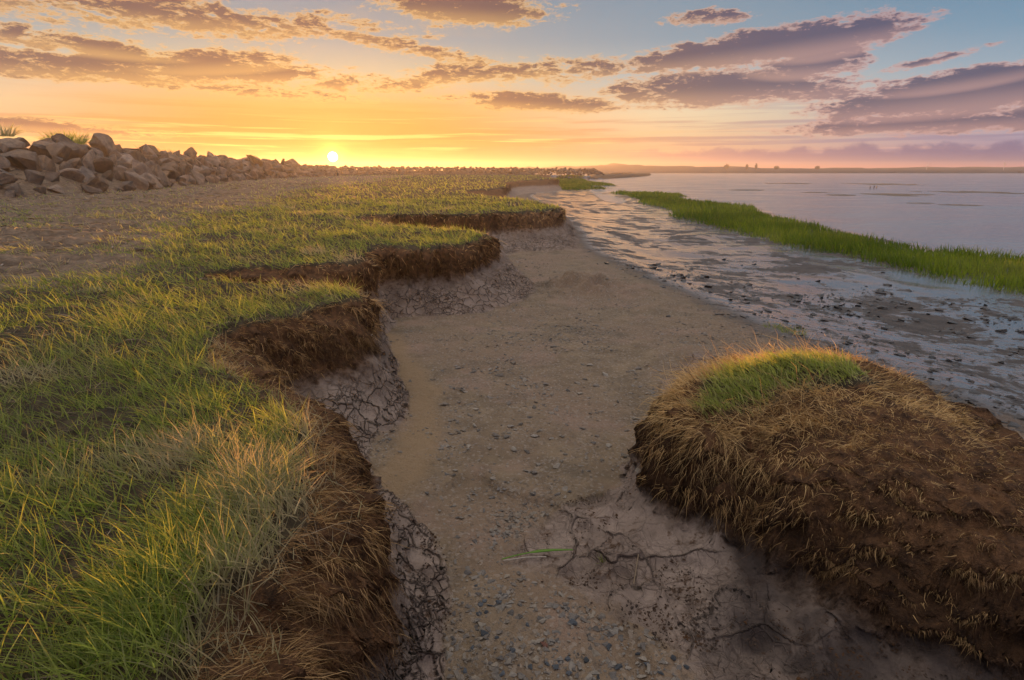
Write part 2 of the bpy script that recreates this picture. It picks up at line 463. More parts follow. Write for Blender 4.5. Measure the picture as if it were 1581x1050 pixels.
def field(u, v, fine=True):
    x, y = uv_xy(u, v)
    r = np.hypot(x, y)
    g = {k: bil(q, u, v) for k, q in RS.items()}
    # uneven edges
    far = np.clip(r / 6.0, 0.5, 2.5)
    w1 = fbm(x * 2.1, y * 2.1, 3, 3) * 0.15 + fbm(x * 7, y * 7, 2, 5) * 0.035
    w2 = fbm(x * 0.5, y * 0.5, 2, 6) * 0.25 * ss(r, 8, 20)
    dA = g['A'] + w1 + w2; dB = g['B'] + w1 * 0.8 + w2; dC = g['C'] + w1 * 0.5 + w2
    dD = g['D'] + fbm(x * 3, y * 3, 3, 8) * 0.07 + w2
    dB = np.minimum(dB, dA - 0.05); dC = np.minimum(dC, dB - 0.10); dD = np.minimum(dD, dC - 0.18)
    def prof(dA, dB, dC, dD):
        s = np.where(dA <= 0, 0.0, np.where(dB <= 0, dA / (dA - dB + 1e-9), np.where(dC <= 0, 1 + dB / (dB - dC + 1e-9), np.where(dD <= 0, 2 + dC / (dC - dD + 1e-9), 3.0))))
        return s
    s = prof(dA, dB, dC, dD)
    hA = g['HA'] + w1 * 0.8; w3 = fbm(x * 3.7, y * 3.7, 3, 28) * .26
    hB = g['HB'] + .05 + w1 * 0.9 + w3 * .5; hC = g['HC'] + .05 + w1 * .6 + w3 * .8; hD = g['HD'] + fbm(x * 3, y * 3, 3, 9) * 0.08
    hB = np.minimum(hB, hA - 0.06); hC = np.minimum(hC, hB - 0.15); hD = np.minimum(hD, hC - 0.12)
    sh = prof(hA, hB, hC, hD)
    # bare ground: slopes to the wet flat, and below the water
    dw = -g['W']
    zg = -0.30 * ss(dw, -0.8, 3.2) - 0.28 * ss(dw, 9, 26) * ss(x, 4, 12)
    cg = ss(-bil_cord(x, y), -0.5, 0.6)
    zg = zg * (1 - cg) + -0.27 * cg
    zg = zg - .22 * ss(bil_cord(x, y), .3, 2.0) * ss(dw, 5.5, 7.5)
    zg = zg + fbm(x * 0.9, y * 0.9, 3, 12) * 0.035 * (1 - ss(r, 20, 60))
    zg = zg - .045 * ss(-g['chn'] + fbm(x * 4, y * 4, 3, 48) * .10, -.03, .05)
    # low remains of an eroded block in the basin
    bx, by = at(905, 440, 0.1)
    q = ((x - bx) / 1.0) ** 2 + ((y - by) / 0.55) ** 2
    hump = 0.24 * np.exp(-q * 1.3) * (1 + 1.2 * fbm(x * 4, y * 4, 3, 14))
    bx, by = at(1060, 540, 0.05)
    hump2 = 0.10 * np.exp(-(((x - bx) / 0.35) ** 2 + ((y - by) / 0.3) ** 2))
    zg = zg + hump + hump2
    for (px, py, wpx, hpx) in BARS:
        cx, cyy = at(px, py, -0.33)
        sx = wpx / FPX * cyy
        sy = abs(at(px, py - hpx, -0.33)[1] - cyy)
        qq = ((x - cx) / sx) ** 2 + ((y - cyy) / sy) ** 2
        zg = np.where(qq < 4, np.maximum(zg, -0.335 - 0.05 * qq + 0.05 * fbm(x * 0.5, y * 0.5, 3, 15)), zg)
    zz = ZT + 0.05 * ss(r, 30, 80) + 0.05 * fbm(x * 0.8, y * 0.8, 3, 20) + 0.035 * fbm(x * 4, y * 4, 2, 21) * (1 - ss(r, 15, 40))
    zz = zz + 0.10 * ss(-g['bare'], -0.5, 4) * (1 - ss(r, 14, 60))
    nb = ss(3.6 - y, 0, 0.9) * ss(-x, -0.2, 0.2)
    zB = zz - 0.07 - 0.13 * nb
    zC = 0.42 - 0.08 * nb + zg * 0.6
    t1, t2, t3 = np.clip(s, 0, 1), np.clip(s - 1, 0, 1), np.clip(s - 2, 0, 1)
    z = np.where(s <= 1, zz - (zz - zB) * t1 ** 1.6, np.where(s <= 2, zB - (zB - zC) * (0.55 * t2 + 0.45 * t2 * t2 * (3 - 2 * t2)), zg + (zC - zg) * (1 - t3) ** 1.7))
    # hummock
    zt = 0.77 + 0.09 * ss(-hA, 0, 0.35) + 0.05 * fbm(x * 3, y * 3, 2, 25)
    back = ss(y, 3.0, 4.2)
    zHB = 0.55 - 0.02 * ss(x, 1.5, 3) + 0.15 * fbm(x * 2.2, y * 2.2, 3, 26)
    zHC = 0.14 + 0.03 * fbm(x * 3, y * 3, 2, 27)
    t1, t2, t3 = np.clip(sh, 0, 1), np.clip(sh - 1, 0, 1), np.clip(sh - 2, 0, 1)
    zh = np.where(sh <= 1, zt - (zt - zHB) * (.85 * t1 ** 1.1 + .15 * t1 ** 3), np.where(sh <= 2, zHB - (zHB - zHC) * t2 ** .85, zg + (zHC - zg) * (1 - t3) ** 1.35))
    z = np.where(sh < 3, np.maximum(z, zh), z)
    # core of the sea wall
    mound = np.clip(1 - g['rk'] / 4.2, 0, 1) * (1.95 - .4 * ss(g['rkt'], 5.0, 6.5) - 0.4 * ss(g['rkt'], 8.5, 11))
    z = z + mound
    o = dict(x=x, y=y, z=z, s=s, sh=sh, r=r, dw=dw, dA=dA, hA=hA, bare=g['bare'], rk=g['rk'], dD=np.minimum(dD, hD), zg=zg)
    if fine:
        # thickness of the sods: the lip juts out, the foot of the face is hollow; lumps and ribs on the face
        fc = np.exp(-((s - 1.12) / 0.35) ** 2) * 0.075 - np.exp(-((s - 1.95) / 0.3) ** 2) * 0.055
        fh = np.exp(-((sh - 1.15) / 0.4) ** 2) * 0.01 - np.exp(-((sh - 1.9) / 0.3) ** 2) * 0.025
        fc = fc * np.clip(far, 0.5, 1.6) * np.where((x > -1.1) & (y < 3.2), .35, 1.0)
        peat = ss(s, 0.3, 0.9) * (1 - ss(s, 1.95, 2.2)); peath = ss(sh, 0.2, 0.9) * (1 - ss(sh, 1.95, 2.2))
        lump = fbm((x + 0.7 * z) * 5, (y + z * 1.3) * 5, 2, 30) * 0.07 + fbm((x + 0.7 * z) * 9, (y + z * 1.3) * 9, 4, 31) * 0.10 + fbm(x * 30, (y + z) * 30, 2, 35) * 0.02
        rib = fbm(x * 22 + z, y * 22, 2, 33) * 0.03
        mv = fc + peat * (lump + rib); mh = fh + peath * (lump + rib) * 0.9
        o['x'] = x + g['Bx'] * mv + g['HBx'] * mh
        o['y'] = y + g['By'] * mv + g['HBy'] * mh
        o['z'] = z + (peat + peath) * (fbm(x * 14, y * 14, 3, 37) * 0.045 + fbm(x * 5, y * 5, 2, 36) * .05) * np.clip(3 / r, 0.3, 1) \
            + ss(np.minimum(s, sh), 1.9, 2.1) * (1 - ss(np.minimum(s, sh), 2.85, 3)) * (fbm(x * 5, y * 5, 3, 46) * .06 + fbm(x * 17, y * 17, 3, 47) * .012) * (1 - ss(r, 10, 25)) \
            + ss(s, 2.9, 3) * ss(sh, 2.9, 3) * fbm(x * 11, y * 11, 3, 39) * 0.012 * (1 - ss(r, 8, 25)) \
            + ((s < 0.6) & (r < 15)) * fbm(x * 12, y * 12, 2, 40) * 0.03 + (s < .6) * ss(-g['bare'], -.3, 1) * (fbm(x * 2.2, y * 3.2, 3, 42) * .09) * (1 - ss(r, 25, 60))
    return o


CORD = lay([(1800, 520), (1581, 457), (1480, 437), (1350, 407), (1290, 393), (1240, 387), (1130, 357), (1075, 344), (1028, 334), (1042, 326), (1010, 318), (982, 314), (985, 307), (955, 300), (935, 297),
            (1000, 296.5), (1072, 302), (1040, 306), (1120, 316), (1180, 322), (1172, 328), (1230, 342), (1290, 356), (1400, 382), (1581, 401), (1850, 435)], -0.27)
CORD = smooth_poly(CORD, 1)
CORD2 = smooth_poly(lay([(862, 293.5), (855, 284), (858, 276), (880, 272.5), (915, 272.5), (895, 279), (965, 286.5), (915, 286.5), (890, 287.5), (945, 291), (900, 292.5)], -0.27), 1)


def bil_cord(x, y):
    if 'cord' not in RS:
        return np.minimum(sdf(CORD, x, y), sdf(CORD2, x, y))
    u, v = xy_uv(x, y)
    return bil(RS['cord'], u, v)


RS['cord'] = np.minimum(sdf(CORD, xc, yc), sdf(CORD2, xc, yc))

# relax the sheet so that the steep faces get their share of the points
_u, _v = U0.copy(), V0.copy()
_Z = field(U0, V0, False)['z']
for it in range(26):
    x, y = uv_xy(_u, _v)
    z = bil(_Z, _u, _v) if it else _Z
    rr = np.hypot(x, y) + 0.3
    def elen(a, b):
        return np.sqrt((x[a] - x[b]) ** 2 + (y[a] - y[b]) ** 2 + ((z[a] - z[b]) * 1.0) ** 2) / rr[a]
    S = slice(None)
    wu = elen((slice(1, None), S), (slice(0, -1), S)); wv = elen((S, slice(1, None)), (S, slice(0, -1)))
    I = slice(1, -1)
    wts = (wu[1:, I], wu[:-1, I], wv[I, 1:], wv[I, :-1])
    ku, kv = 1, 1
    W = wts[0] + wts[1] + wts[2] + wts[3]
    for Q in (_u, _v):
        n = (wts[0] * Q[2:, I] + wts[1] * Q[:-2, I] + wts[2] * Q[I, 2:] + wts[3] * Q[I, :-2]) / W
        Q[I, I] += 0.75 * (n - Q[I, I])
F = field(_u, _v, True)


# ------------------------------------------------------------------ mesh helpers
def mesh_np(name, co, faces4=None, faces3=None, attrs=None, smooth=True):
    me = bpy.data.meshes.new(name)
    co = np.asarray(co, np.float32)
    me.vertices.add(len(co))
    me.vertices.foreach_set('co', co.ravel())
    li, ls = [], []
    n = 0
    for f, k in ((faces4, 4), (faces3, 3)):
        if f is not None and len(f):
            f = np.asarray(f, np.int32)
            li.append(f.ravel())
            ls.append(n + np.arange(len(f)) * k)
            n += f.size
    li = np.concatenate(li).astype(np.int32); ls = np.concatenate(ls).astype(np.int32)
    me.loops.add(len(li)); me.loops.foreach_set('vertex_index', li)
    me.polygons.add(len(ls)); me.polygons.foreach_set('loop_start', ls)
    me.polygons.foreach_set('use_smooth', np.full(len(ls), smooth))
    for k, a in (attrs or {}).items():
        at_ = me.attributes.new(k, 'FLOAT', 'POINT')
        at_.data.foreach_set('value', np.asarray(a, np.float32).ravel())
    me.update(calc_edges=True)
    return me


def obj(name, me, mat=None, parent=None, loc=None, kind=None, label=None, cat=None, group=None):
    o = bpy.data.objects.new(name, me)
    COL.objects.link(o)
    if mat is not None and me is not None and not me.materials:
        me.materials.append(mat)
    if parent: o.parent = parent
    if loc is not None: o.location = loc
    for k, v in (('kind', kind), ('label', label), ('category', cat), ('group', group)):
        if v: o[k] = v
    return o


def new_mat(name):
    m = bpy.data.materials.new(name)
    m.use_nodes = True
    t = NT(m.node_tree)
    t.n.clear()
    out = t.node('ShaderNodeOutputMaterial')
    return m, t, out


# ------------------------------------------------------------------ materials
def terrain_material():
    m, t, out = new_mat('marsh_ground')
    pos = t.node('ShaderNodeNewGeometry').outputs['Position']
    s = t.attr('zone').outputs['Fac']
    wet = t.attr('wet').outputs['Fac']
    bare = t.attr('bare').outputs['Fac']
    crack = t.attr('crack').outputs['Fac']
    n1 = t.noise(pos, 3.0, 4, .6); n2 = t.noise(pos, 14.0, 4, .65); n3 = t.noise(pos, 70.0, 4, .7); n4 = t.noise(pos, 0.6, 3, .5)
    sj = t.m('ADD', s, t.m('ADD', t.m('MULTIPLY', t.m('SUBTRACT', n2, 0.5), 0.7), t.m('MULTIPLY', t.m('SUBTRACT', n1, 0.5), 0.5)))
    # turf
    turf = t.mix(t.step(n2, .35, .65), (.030, .022, .012, 1), (.070, .052, .028, 1))
    bare_c = t.mix(t.step(t.noise(pos, 5, 5, .7), .35, .7), (.095, .066, .045, 1), (.23, .165, .11, 1))
    turf = t.mix(bare, turf, bare_c)
    # peat
    peat = t.mix(t.step(n2, .3, .7), (.042, .020, .010, 1), (.175, .086, .039, 1))
    peat = t.mix(t.step(n3, .52, .74), peat, (.19, .105, .048, 1))
    hs_ = t.node('ShaderNodeHueSaturation'); t.put(hs_.inputs['Color'], peat); t.put(hs_.inputs['Value'], t.lin(t.m('MULTIPLY', t.attr('coarse').outputs['Fac'], t.step(s, .9, 1.5)), 0, .78, 1.0, .50)); peat = hs_.outputs[0]  # peat colour darkened on the hummock face: shade painted in
    # mud apron
    warp = t.node('ShaderNodeVectorMath', operation='ADD')
    nw = t.node('ShaderNodeTexNoise'); t.put(nw.inputs['Vector'], pos); nw.inputs['Scale'].default_value = 5.0; nw.inputs['Detail'].default_value = 2
    sc = t.node('ShaderNodeVectorMath', operation='SCALE'); t.put(sc.inputs[0], nw.outputs['Color']); sc.inputs['Scale'].default_value = 0.10
    t.put(warp.inputs[0], pos); t.put(warp.inputs[1], sc.outputs[0])
    vd = t.voro(warp.outputs[0], 7.5, 'DISTANCE_TO_EDGE').outputs['Distance']
    vd2 = t.voro(warp.outputs[0], 17.0, 'DISTANCE_TO_EDGE').outputs['Distance']
    big = t.step(t.noise(pos, 1.7, 2, .5), .42, .55)
    brk = t.step(t.noise(pos, 4.0, 3, .6), .24, .40)
    line1 = t.m('MULTIPLY', t.m('SUBTRACT', 1.0, t.step(vd, 0.004, t.lin(n1, .3, .7, .022, .072))), brk)
    line2 = t.m('MULTIPLY', t.m('SUBTRACT', 1.0, t.step(vd2, 0.0, 0.07)), big)
    coarse = t.attr('coarse').outputs['Fac']
    vd3 = t.voro(warp.outputs[0], 2.6, 'DISTANCE_TO_EDGE').outputs['Distance']
    line3 = t.m('MULTIPLY', t.m('SUBTRACT', 1.0, t.step(vd3, 0.0, 0.020)), t.step(t.noise(pos, 2.2, 3, .6), .36, .50))
    fine_k = t.m('SUBTRACT', 1.0, coarse)
    line1 = t.m('ADD', t.m('MULTIPLY', line1, fine_k), t.m('MULTIPLY', line3, coarse))
    line2 = t.m('MULTIPLY', line2, t.m('SUBTRACT', 1.0, t.m('MULTIPLY', coarse, .85)))
    crk = t.m('MULTIPLY', t.m('MAXIMUM', line1, t.m('MULTIPLY', line2, 0.7)), crack)
    dome = t.m('MULTIPLY', t.m('MULTIPLY', t.step(vd, 0.0, 0.35), crack), t.m('SUBTRACT', 1.0, t.m('MULTIPLY', t.attr('coarse').outputs['Fac'], .6)))
    mud = t.mix(t.step(n1, .3, .7), (.18, .133, .105, 1), (.30, .23, .185, 1))
    mud = t.mix(t.step(n3, .4, .8), mud, (.20, .15, .12, 1))
    mud = t.mix(t.m('MULTIPLY', t.step(t.noise(pos, 9, 5, .7), .56, .66), 0.8), mud, (.075, .038, .018, 1))   # bits of peat on it
    dark_area = t.m('MULTIPLY', t.attr('dark_area').outputs['Fac'], t.step(n1, .25, .6))
    mud = t.mix(t.m('MULTIPLY', dark_area, .9), mud, (.034, .025, .023, 1))  # mud colour darker inside two outlined areas of the near aprons
    mud = t.mix(t.m('MULTIPLY', t.m('MAXIMUM', line1, line2), t.m('MULTIPLY', crack, .88)), mud, (.040, .029, .023, 1))
    # basin floor: silt and grit
    grit = t.mix(t.step(n1, .35, .68), (.16, .116, .074, 1), (.245, .18, .115, 1))
    grit = t.mix(t.step(n4, .42, .62), grit, (.215, .150, .10, 1))
    grit = t.mix(t.m('MULTIPLY', t.step(t.noise(pos, 1.3, 4, .6), .5, .66), .55), grit, (.27, .18, .135, 1))
    grit = t.mix(t.m('MULTIPLY', t.step(t.noise(pos, .8, 4, .65), .54, .68), .6), grit, (.105, .085, .062, 1))
    vg = t.voro(pos, 55.0).outputs['Color']
    sg = t.node('ShaderNodeSeparateColor'); t.put(sg.inputs[0], vg)
    peb = t.m('MULTIPLY', t.step(sg.outputs[0], .5, .8), t.step(t.noise(pos, 2.3, 3, .6), .34, .55))
    grit = t.mix(t.m('MULTIPLY', peb, .6), grit, t.mix(sg.outputs[2], (.09, .07, .055, 1), (.30, .25, .20, 1)))
    grit = t.mix(t.m('MULTIPLY', t.step(sg.outputs[1], .8, 1.0), .5), grit, (.33, .28, .23, 1))
    chan = t.attr('silt').outputs['Fac']
    grit = t.mix(t.m('MULTIPLY', chan, .8), grit, (.27, .185, .105, 1))
    # wet flat: dark mud under a broken film of water, drawn out along the shore
    mp = t.node('ShaderNodeMapping'); t.put(mp.inputs['Vector'], pos)
    mp.inputs['Rotation'].default_value = (0, 0, R(20)); mp.inputs['Scale'].default_value = (.8, 1.25, 1.0)
    w1 = t.noise(mp.outputs[0], 1.3, 8, .72, .4)
    mp2 = t.node('ShaderNodeMapping'); t.put(mp2.inputs['Vector'], pos)
    mp2.inputs['Rotation'].default_value = (0, 0, R(60)); mp2.inputs['Scale'].default_value = (1.6, 0.7, 1.0)
    w2 = t.noise(mp2.outputs[0], 0.45, 6, .68, .3)
    wf = t.m('ADD', t.m('MULTIPLY', w1, .55), t.m('MULTIPLY', w2, .45))
    wf = t.m('ADD', wf, t.m('MULTIPLY', t.m('SUBTRACT', t.noise(mp.outputs[0], 9.0, 5, .7), .5), .16))
    film = t.m('MULTIPLY', t.step(wf, .462, .50), t.step(wet, .25, .75))
    wetc = t.mix(t.step(n1, .3, .7), (.040, .032, .028, 1), (.085, .068, .058, 1))
    grit = t.mix(t.step(t.m('ADD', wet, t.m('MULTIPLY', t.m('SUBTRACT', n1, .5), .8)), .05, .55), grit, wetc)
    grit = t.mix(film, grit, (.095, .088, .090, 1))

    col = t.mix(t.step(sj, .25, .65), turf, peat)
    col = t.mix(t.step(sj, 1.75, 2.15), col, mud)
    isb = t.step(t.m('ADD', s, t.m('MULTIPLY', t.m('SUBTRACT', n2, 0.5), 0.25)), 2.84, 2.99)
    col = t.mix(isb, col, grit)
    bs = t.node('ShaderNodeBsdfPrincipled')
    t.put(bs.inputs['Base Color'], col)
    filmb = t.m('MULTIPLY', film, isb)
    damp = t.m('MULTIPLY', t.step(wet, 0.0, .6), isb)
    rough = t.lin(damp, 0, 1, .88, .66)
    rough = t.m('SUBTRACT', rough, t.m('MULTIPLY', filmb, .56))
    t.put(bs.inputs['Roughness'], rough)
    t.put(bs.inputs['IOR'], t.lin(filmb, 0, 1, 1.45, 1.75))
    t.put(bs.inputs['Specular IOR Level'], t.m('ADD', t.lin(damp, 0, 1, .22, .28), t.m('MULTIPLY', filmb, .24)))
    # relief
    pm = t.m('MULTIPLY', t.step(sj, .25, .7), t.m('SUBTRACT', 1.0, t.step(sj, 1.8, 2.2)))
    h = t.m('MULTIPLY', pm, t.m('ADD', t.m('MULTIPLY', t.m('SUBTRACT', n3, .5), .022), t.m('MULTIPLY', t.m('SUBTRACT', n2, .5), .03)))
    h = t.m('ADD', h, t.m('MULTIPLY', crk, -.026))
    h = t.m('ADD', h, t.m('MULTIPLY', dome, .014))
    h = t.m('ADD', h, t.m('MULTIPLY', t.m('MULTIPLY', t.step(vd3, 0.0, .2), t.m('MULTIPLY', coarse, crack)), .040))
    gr = t.m('ADD', t.m('MULTIPLY', t.m('SUBTRACT', n3, .5), .014), t.m('MULTIPLY', t.m('SUBTRACT', n2, .5), .020))
    gr = t.m('ADD', gr, t.m('MULTIPLY', peb, .006))
    wr = t.m('ADD', t.m('MULTIPLY', t.m('SUBTRACT', t.noise(mp2.outputs[0], 5, 5, .7), .5), .030), t.m('MULTIPLY', t.m('SUBTRACT', n2, .5), .016))
    gr = t.m('ADD', t.m('MULTIPLY', gr, t.lin(damp, 0, 1, 1, .3)), t.m('MULTIPLY', wr, damp))
    gr = t.m('MULTIPLY', gr, t.lin(filmb, 0, 1, 1, .11))
    h = t.m('ADD', h, t.m('MULTIPLY', gr, t.lin(isb, 0, 1, .5, 1)))
    dn = t.node('ShaderNodeDisplacement')
    dn.inputs['Midlevel'].default_value = 0.0
    dn.inputs['Scale'].default_value = 1.0
    t.put(dn.inputs['Height'], h)
    t.put(out.inputs['Displacement'], dn.outputs[0])
    t.put(out.inputs['Surface'], bs.outputs[0])
    m.displacement_method = 'BOTH'
    return m


def blade_material(name, c0, c1, dry, trans=0.5, tcol=None):
    m, t, out = new_mat(name)
    v = t.attr('tint').outputs['Fac']
    d = t.attr('dry').outputs['Fac']
    h = t.attr('along').outputs['Fac']
    c = t.mix(v, c0, c1)
    c = t.mix(t.m('MULTIPLY', t.step(h, .65, 1.0), .3), c, (.16, .13, .03, 1))
    c = t.mix(d, c, dry)
    df = t.node('ShaderNodeBsdfPrincipled'); t.put(df.inputs['Base Color'], c)
    df.inputs['Roughness'].default_value = .55
    df.inputs['Specular IOR Level'].default_value = .25
    tr = t.node('ShaderNodeBsdfTranslucent')
    hs = t.node('ShaderNodeHueSaturation'); t.put(hs.inputs['Color'], c); hs.inputs['Value'].default_value = 1.9; hs.inputs['Saturation'].default_value = 1.1
    t.put(tr.inputs['Color'], hs.outputs[0])
    mx = t.node('ShaderNodeMixShader'); mx.inputs[0].default_value = trans
    t.put(mx.inputs[1], df.outputs[0]); t.put(mx.inputs[2], tr.outputs[0])
    t.put(out.inputs['Surface'], mx.outputs[0])
    return m


def rock_material(name, c0, c1, scale=3.0, rough=.85, spec=.3):
    m, t, out = new_mat(name)
    tc = t.node('ShaderNodeTexCoord').outputs['Object']
    oi = t.node('ShaderNodeObjectInfo')
    add = t.node('ShaderNodeVectorMath', operation='ADD')
    t.put(add.inputs[0], tc)
    sc = t.node('ShaderNodeVectorMath', operation='SCALE'); t.put(sc.inputs[0], oi.outputs['Location']); sc.inputs['Scale'].default_value = 3.7
    t.put(add.inputs[1], sc.outputs[0])
    p = add.outputs[0]
    n = t.noise(p, scale, 6, .65); n2 = t.noise(p, scale * 7, 5, .7); n3 = t.noise(p, scale * .5, 2, .5)
    c = t.mix(t.step(n, .3, .7), c0, c1)
    hs = t.node('ShaderNodeHueSaturation')
    t.put(hs.inputs['Color'], c)
    t.put(hs.inputs['Value'], t.lin(oi.outputs['Random'], 0, 1, .5, 1.35))
    t.put(hs.inputs['Saturation'], t.lin(n3, .3, .7, .6, 1.15))
    c = t.mix(t.m('MULTIPLY', t.step(n2, .55, .75), .5), hs.outputs[0], tuple(x * .45 for x in c0[:3]) + (1,))
    b = t.node('ShaderNodeBsdfPrincipled'); t.put(b.inputs['Base Color'], c)
    b.inputs['Roughness'].default_value = rough
    b.inputs['Specular IOR Level'].default_value = spec
    bp = t.node('ShaderNodeBump'); bp.inputs['Strength'].default_value = .8; bp.inputs['Distance'].default_value = .25 / scale
    t.put(bp.inputs['Height'], t.m('ADD', n, t.m('MULTIPLY', n2, .45)))
    t.put(b.inputs['Normal'], bp.outputs[0])
    t.put(out.inputs['Surface'], b.outputs[0])
    return m


def plain_material(name, col, rough=.8, nscale=4.0, var=.35):
    m, t, out = new_mat(name)
    p = t.node('ShaderNodeTexCoord').outputs['Object']
    n = t.noise(p, nscale, 5, .6)
    c = t.mix(n, tuple(x * (1 - var) for x in col[:3]) + (1,), tuple(min(1, x * (1 + var)) for x in col[:3]) + (1,))
    b = t.node('ShaderNodeBsdfPrincipled'); t.put(b.inputs['Base Color'], c)
    b.inputs['Roughness'].default_value = rough
    b.inputs['Specular IOR Level'].default_value = .25
    t.put(out.inputs['Surface'], b.outputs[0])
    return m


def water_material():
    m, t, out = new_mat('sea_water')
    pos = t.node('ShaderNodeNewGeometry').outputs['Position']
    mp = t.node('ShaderNodeMapping'); t.put(mp.inputs['Vector'], pos); mp.inputs['Scale'].default_value = (.5, 1.3, 1); mp.inputs['Rotation'].default_value = (0, 0, R(12))
    a = t.noise(mp.outputs[0], 1.6, 4, .6); b_ = t.noise(mp.outputs[0], .22, 4, .6); c_ = t.noise(mp.outputs[0], 6.0, 3, .6)
    b = t.node('ShaderNodeBsdfPrincipled')
    t.put(b.inputs['Base Color'], t.mix(t.step(b_, .4, .65), (.13, .15, .18, 1), (.18, .19, .21, 1)))
    t.put(b.inputs['Roughness'], t.lin(b_, .35, .65, .10, .22))
    b.inputs['IOR'].default_value = 1.333
    bp = t.node('ShaderNodeBump'); bp.inputs['Strength'].default_value = 1.0; bp.inputs['Distance'].default_value = .07
    t.put(bp.inputs['Height'], t.m('ADD', a, t.m('MULTIPLY', c_, .3)))
    t.put(b.inputs['Normal'], bp.outputs[0])
    t.put(out.inputs['Surface'], b.outputs[0])
    return m


M_TER = terrain_material()
M_GRASS = blade_material('marsh_grass', (.072, .112, .022, 1), (.310, .345, .085, 1), (.34, .285, .18, 1), .58)
M_CORD = blade_material('cordgrass', (.065, .115, .010, 1), (.24, .29, .035, 1), (.15, .15, .05, 1), .5)
M_STRAW = blade_material('straw_and_roots', (.24, .125, .05, 1), (.66, .44, .19, 1), (.085, .042, .02, 1), .18)
M_ROCK = rock_material('wall_rock', (.12, .083, .060, 1), (.26, .185, .13, 1), 2.2)
M_STONE = rock_material('shore_stone', (.19, .16, .135, 1), (.34, .285, .23, 1), 14.0)
M_BLUE = rock_material('slate_stone', (.085, .098, .115, 1), (.13, .145, .165, 1), 14.0, .6)
M_LIGHT_STONE = rock_material('pale_stone', (.27, .225, .175, 1), (.44, .37, .29, 1), 12.0)
M_RED = rock_material('red_stone', (.20, .070, .040, 1), (.26, .11, .07, 1), 14.0)
M_CLOD = rock_material('wet_clod', (.035, .029, .026, 1), (.07, .058, .05, 1), 8.0, .42, .5)
M_WATER = water_material()

def smooth_line(pts, n=2):
    P = np.asarray(pts, float)
    for _ in range(n):
        P = np.concatenate([P[:1], np.stack([.75 * P[:-1] + .25 * P[1:], .25 * P[:-1] + .75 * P[1:]], 1).reshape(-1, 2), P[-1:]])
    return P


# ------------------------------------------------------------------ ground objects from the sheet
nu, nv = F['x'].shape
co = np.stack([F['x'], F['y'], F['z']], -1).reshape(-1, 3)
CAP = smooth_poly(lay([(1074, 588), (1102, 558), (1200, 548), (1300, 552), (1362, 570), (1352, 580), (1260, 584), (1190, 594), (1120, 600)], 0.84), 1)
zone = np.minimum(F['s'], np.where(F['sh'] < 3, np.maximum(F['sh'], .85 * ss(sdf(CAP, F['x'], F['y']), -.05, .08)), 3.0))
idx = np.arange(nu * nv).reshape(nu, nv)
quads = np.stack([idx[:-1, :-1], idx[:-1, 1:], idx[1:, 1:], idx[1:, :-1]], -1).reshape(-1, 4)[:, ::-1]
lm = np.where(F['sh'] < 2.999, 2, np.where(F['s'] < 2.999, 1, 0))
lm = np.maximum.reduce([lm[:-1, :-1], lm[:-1, 1:], lm[1:, 1:], lm[1:, :-1]]).ravel()
zf = np.minimum.reduce([zone[:-1, :-1], zone[:-1, 1:], zone[1:, 1:], zone[1:, :-1]]).ravel()
wetv = ss(F['dw'], -0.9, 1.3) * np.where((F['dw'] > 9) & (F['z'] > -.40) & (bil_cord(F['x'], F['y']) > 1.0) & (F['r'] > 40), .22, 1.0)
barev = np.maximum(ss(-F['bare'] + 1.2 * fbm(F['x'] * .5, F['y'] * .5, 3, 44), -0.3, 0.6), ss(6 - F['rk'], 0, 3))
crackv = ss(zone, 2.02, 2.25) * (1 - ss(zone, 2.86, 2.985)) * (1 - ss(F['r'], 16, 34))
SILT, _ = line_d(smooth_line(lay([(588, 520), (622, 560), (650, 600), (660, 640), (640, 690), (600, 745)], 0.0)), F['x'], F['y'])
SILT = (1 - ss(SILT + .12 * fbm(F['x'] * 3, F['y'] * 3, 3, 77), .06, .26)) * (F['s'] > 2.9)
def dark_area_of(px, z=.1):
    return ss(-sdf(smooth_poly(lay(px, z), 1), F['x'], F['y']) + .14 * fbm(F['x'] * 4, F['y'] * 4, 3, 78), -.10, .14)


DARK_AREA = np.maximum(dark_area_of([(1020, 745), (1110, 850), (1075, 960), (1130, 1090), (2300, 1500), (2300, 1000), (1500, 860), (1200, 800)]), dark_area_of([(380, 1150), (400, 960), (520, 900), (580, 830), (600, 900), (620, 1000), (600, 1150)]))
TATT = dict(dark_area=DARK_AREA, silt=SILT, coarse=((F['sh'] < F['s']) * .78), zone=zone, wet=wetv, bare=barev, crack=crackv)


def cut(name, mask, **kw):
    f = quads[mask]
    ids, inv = np.unique(f, return_inverse=True)
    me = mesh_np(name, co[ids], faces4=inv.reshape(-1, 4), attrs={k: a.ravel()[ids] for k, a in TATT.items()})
    return obj(name, me, M_TER, **kw)


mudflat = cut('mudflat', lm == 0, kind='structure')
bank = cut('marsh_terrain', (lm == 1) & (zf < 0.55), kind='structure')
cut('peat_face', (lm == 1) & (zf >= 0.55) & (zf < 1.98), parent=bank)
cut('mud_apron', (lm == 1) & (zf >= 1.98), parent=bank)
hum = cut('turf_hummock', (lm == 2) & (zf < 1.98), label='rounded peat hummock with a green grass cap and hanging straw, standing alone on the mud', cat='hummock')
cut('mud_apron', (lm == 2) & (zf >= 1.98), parent=hum)

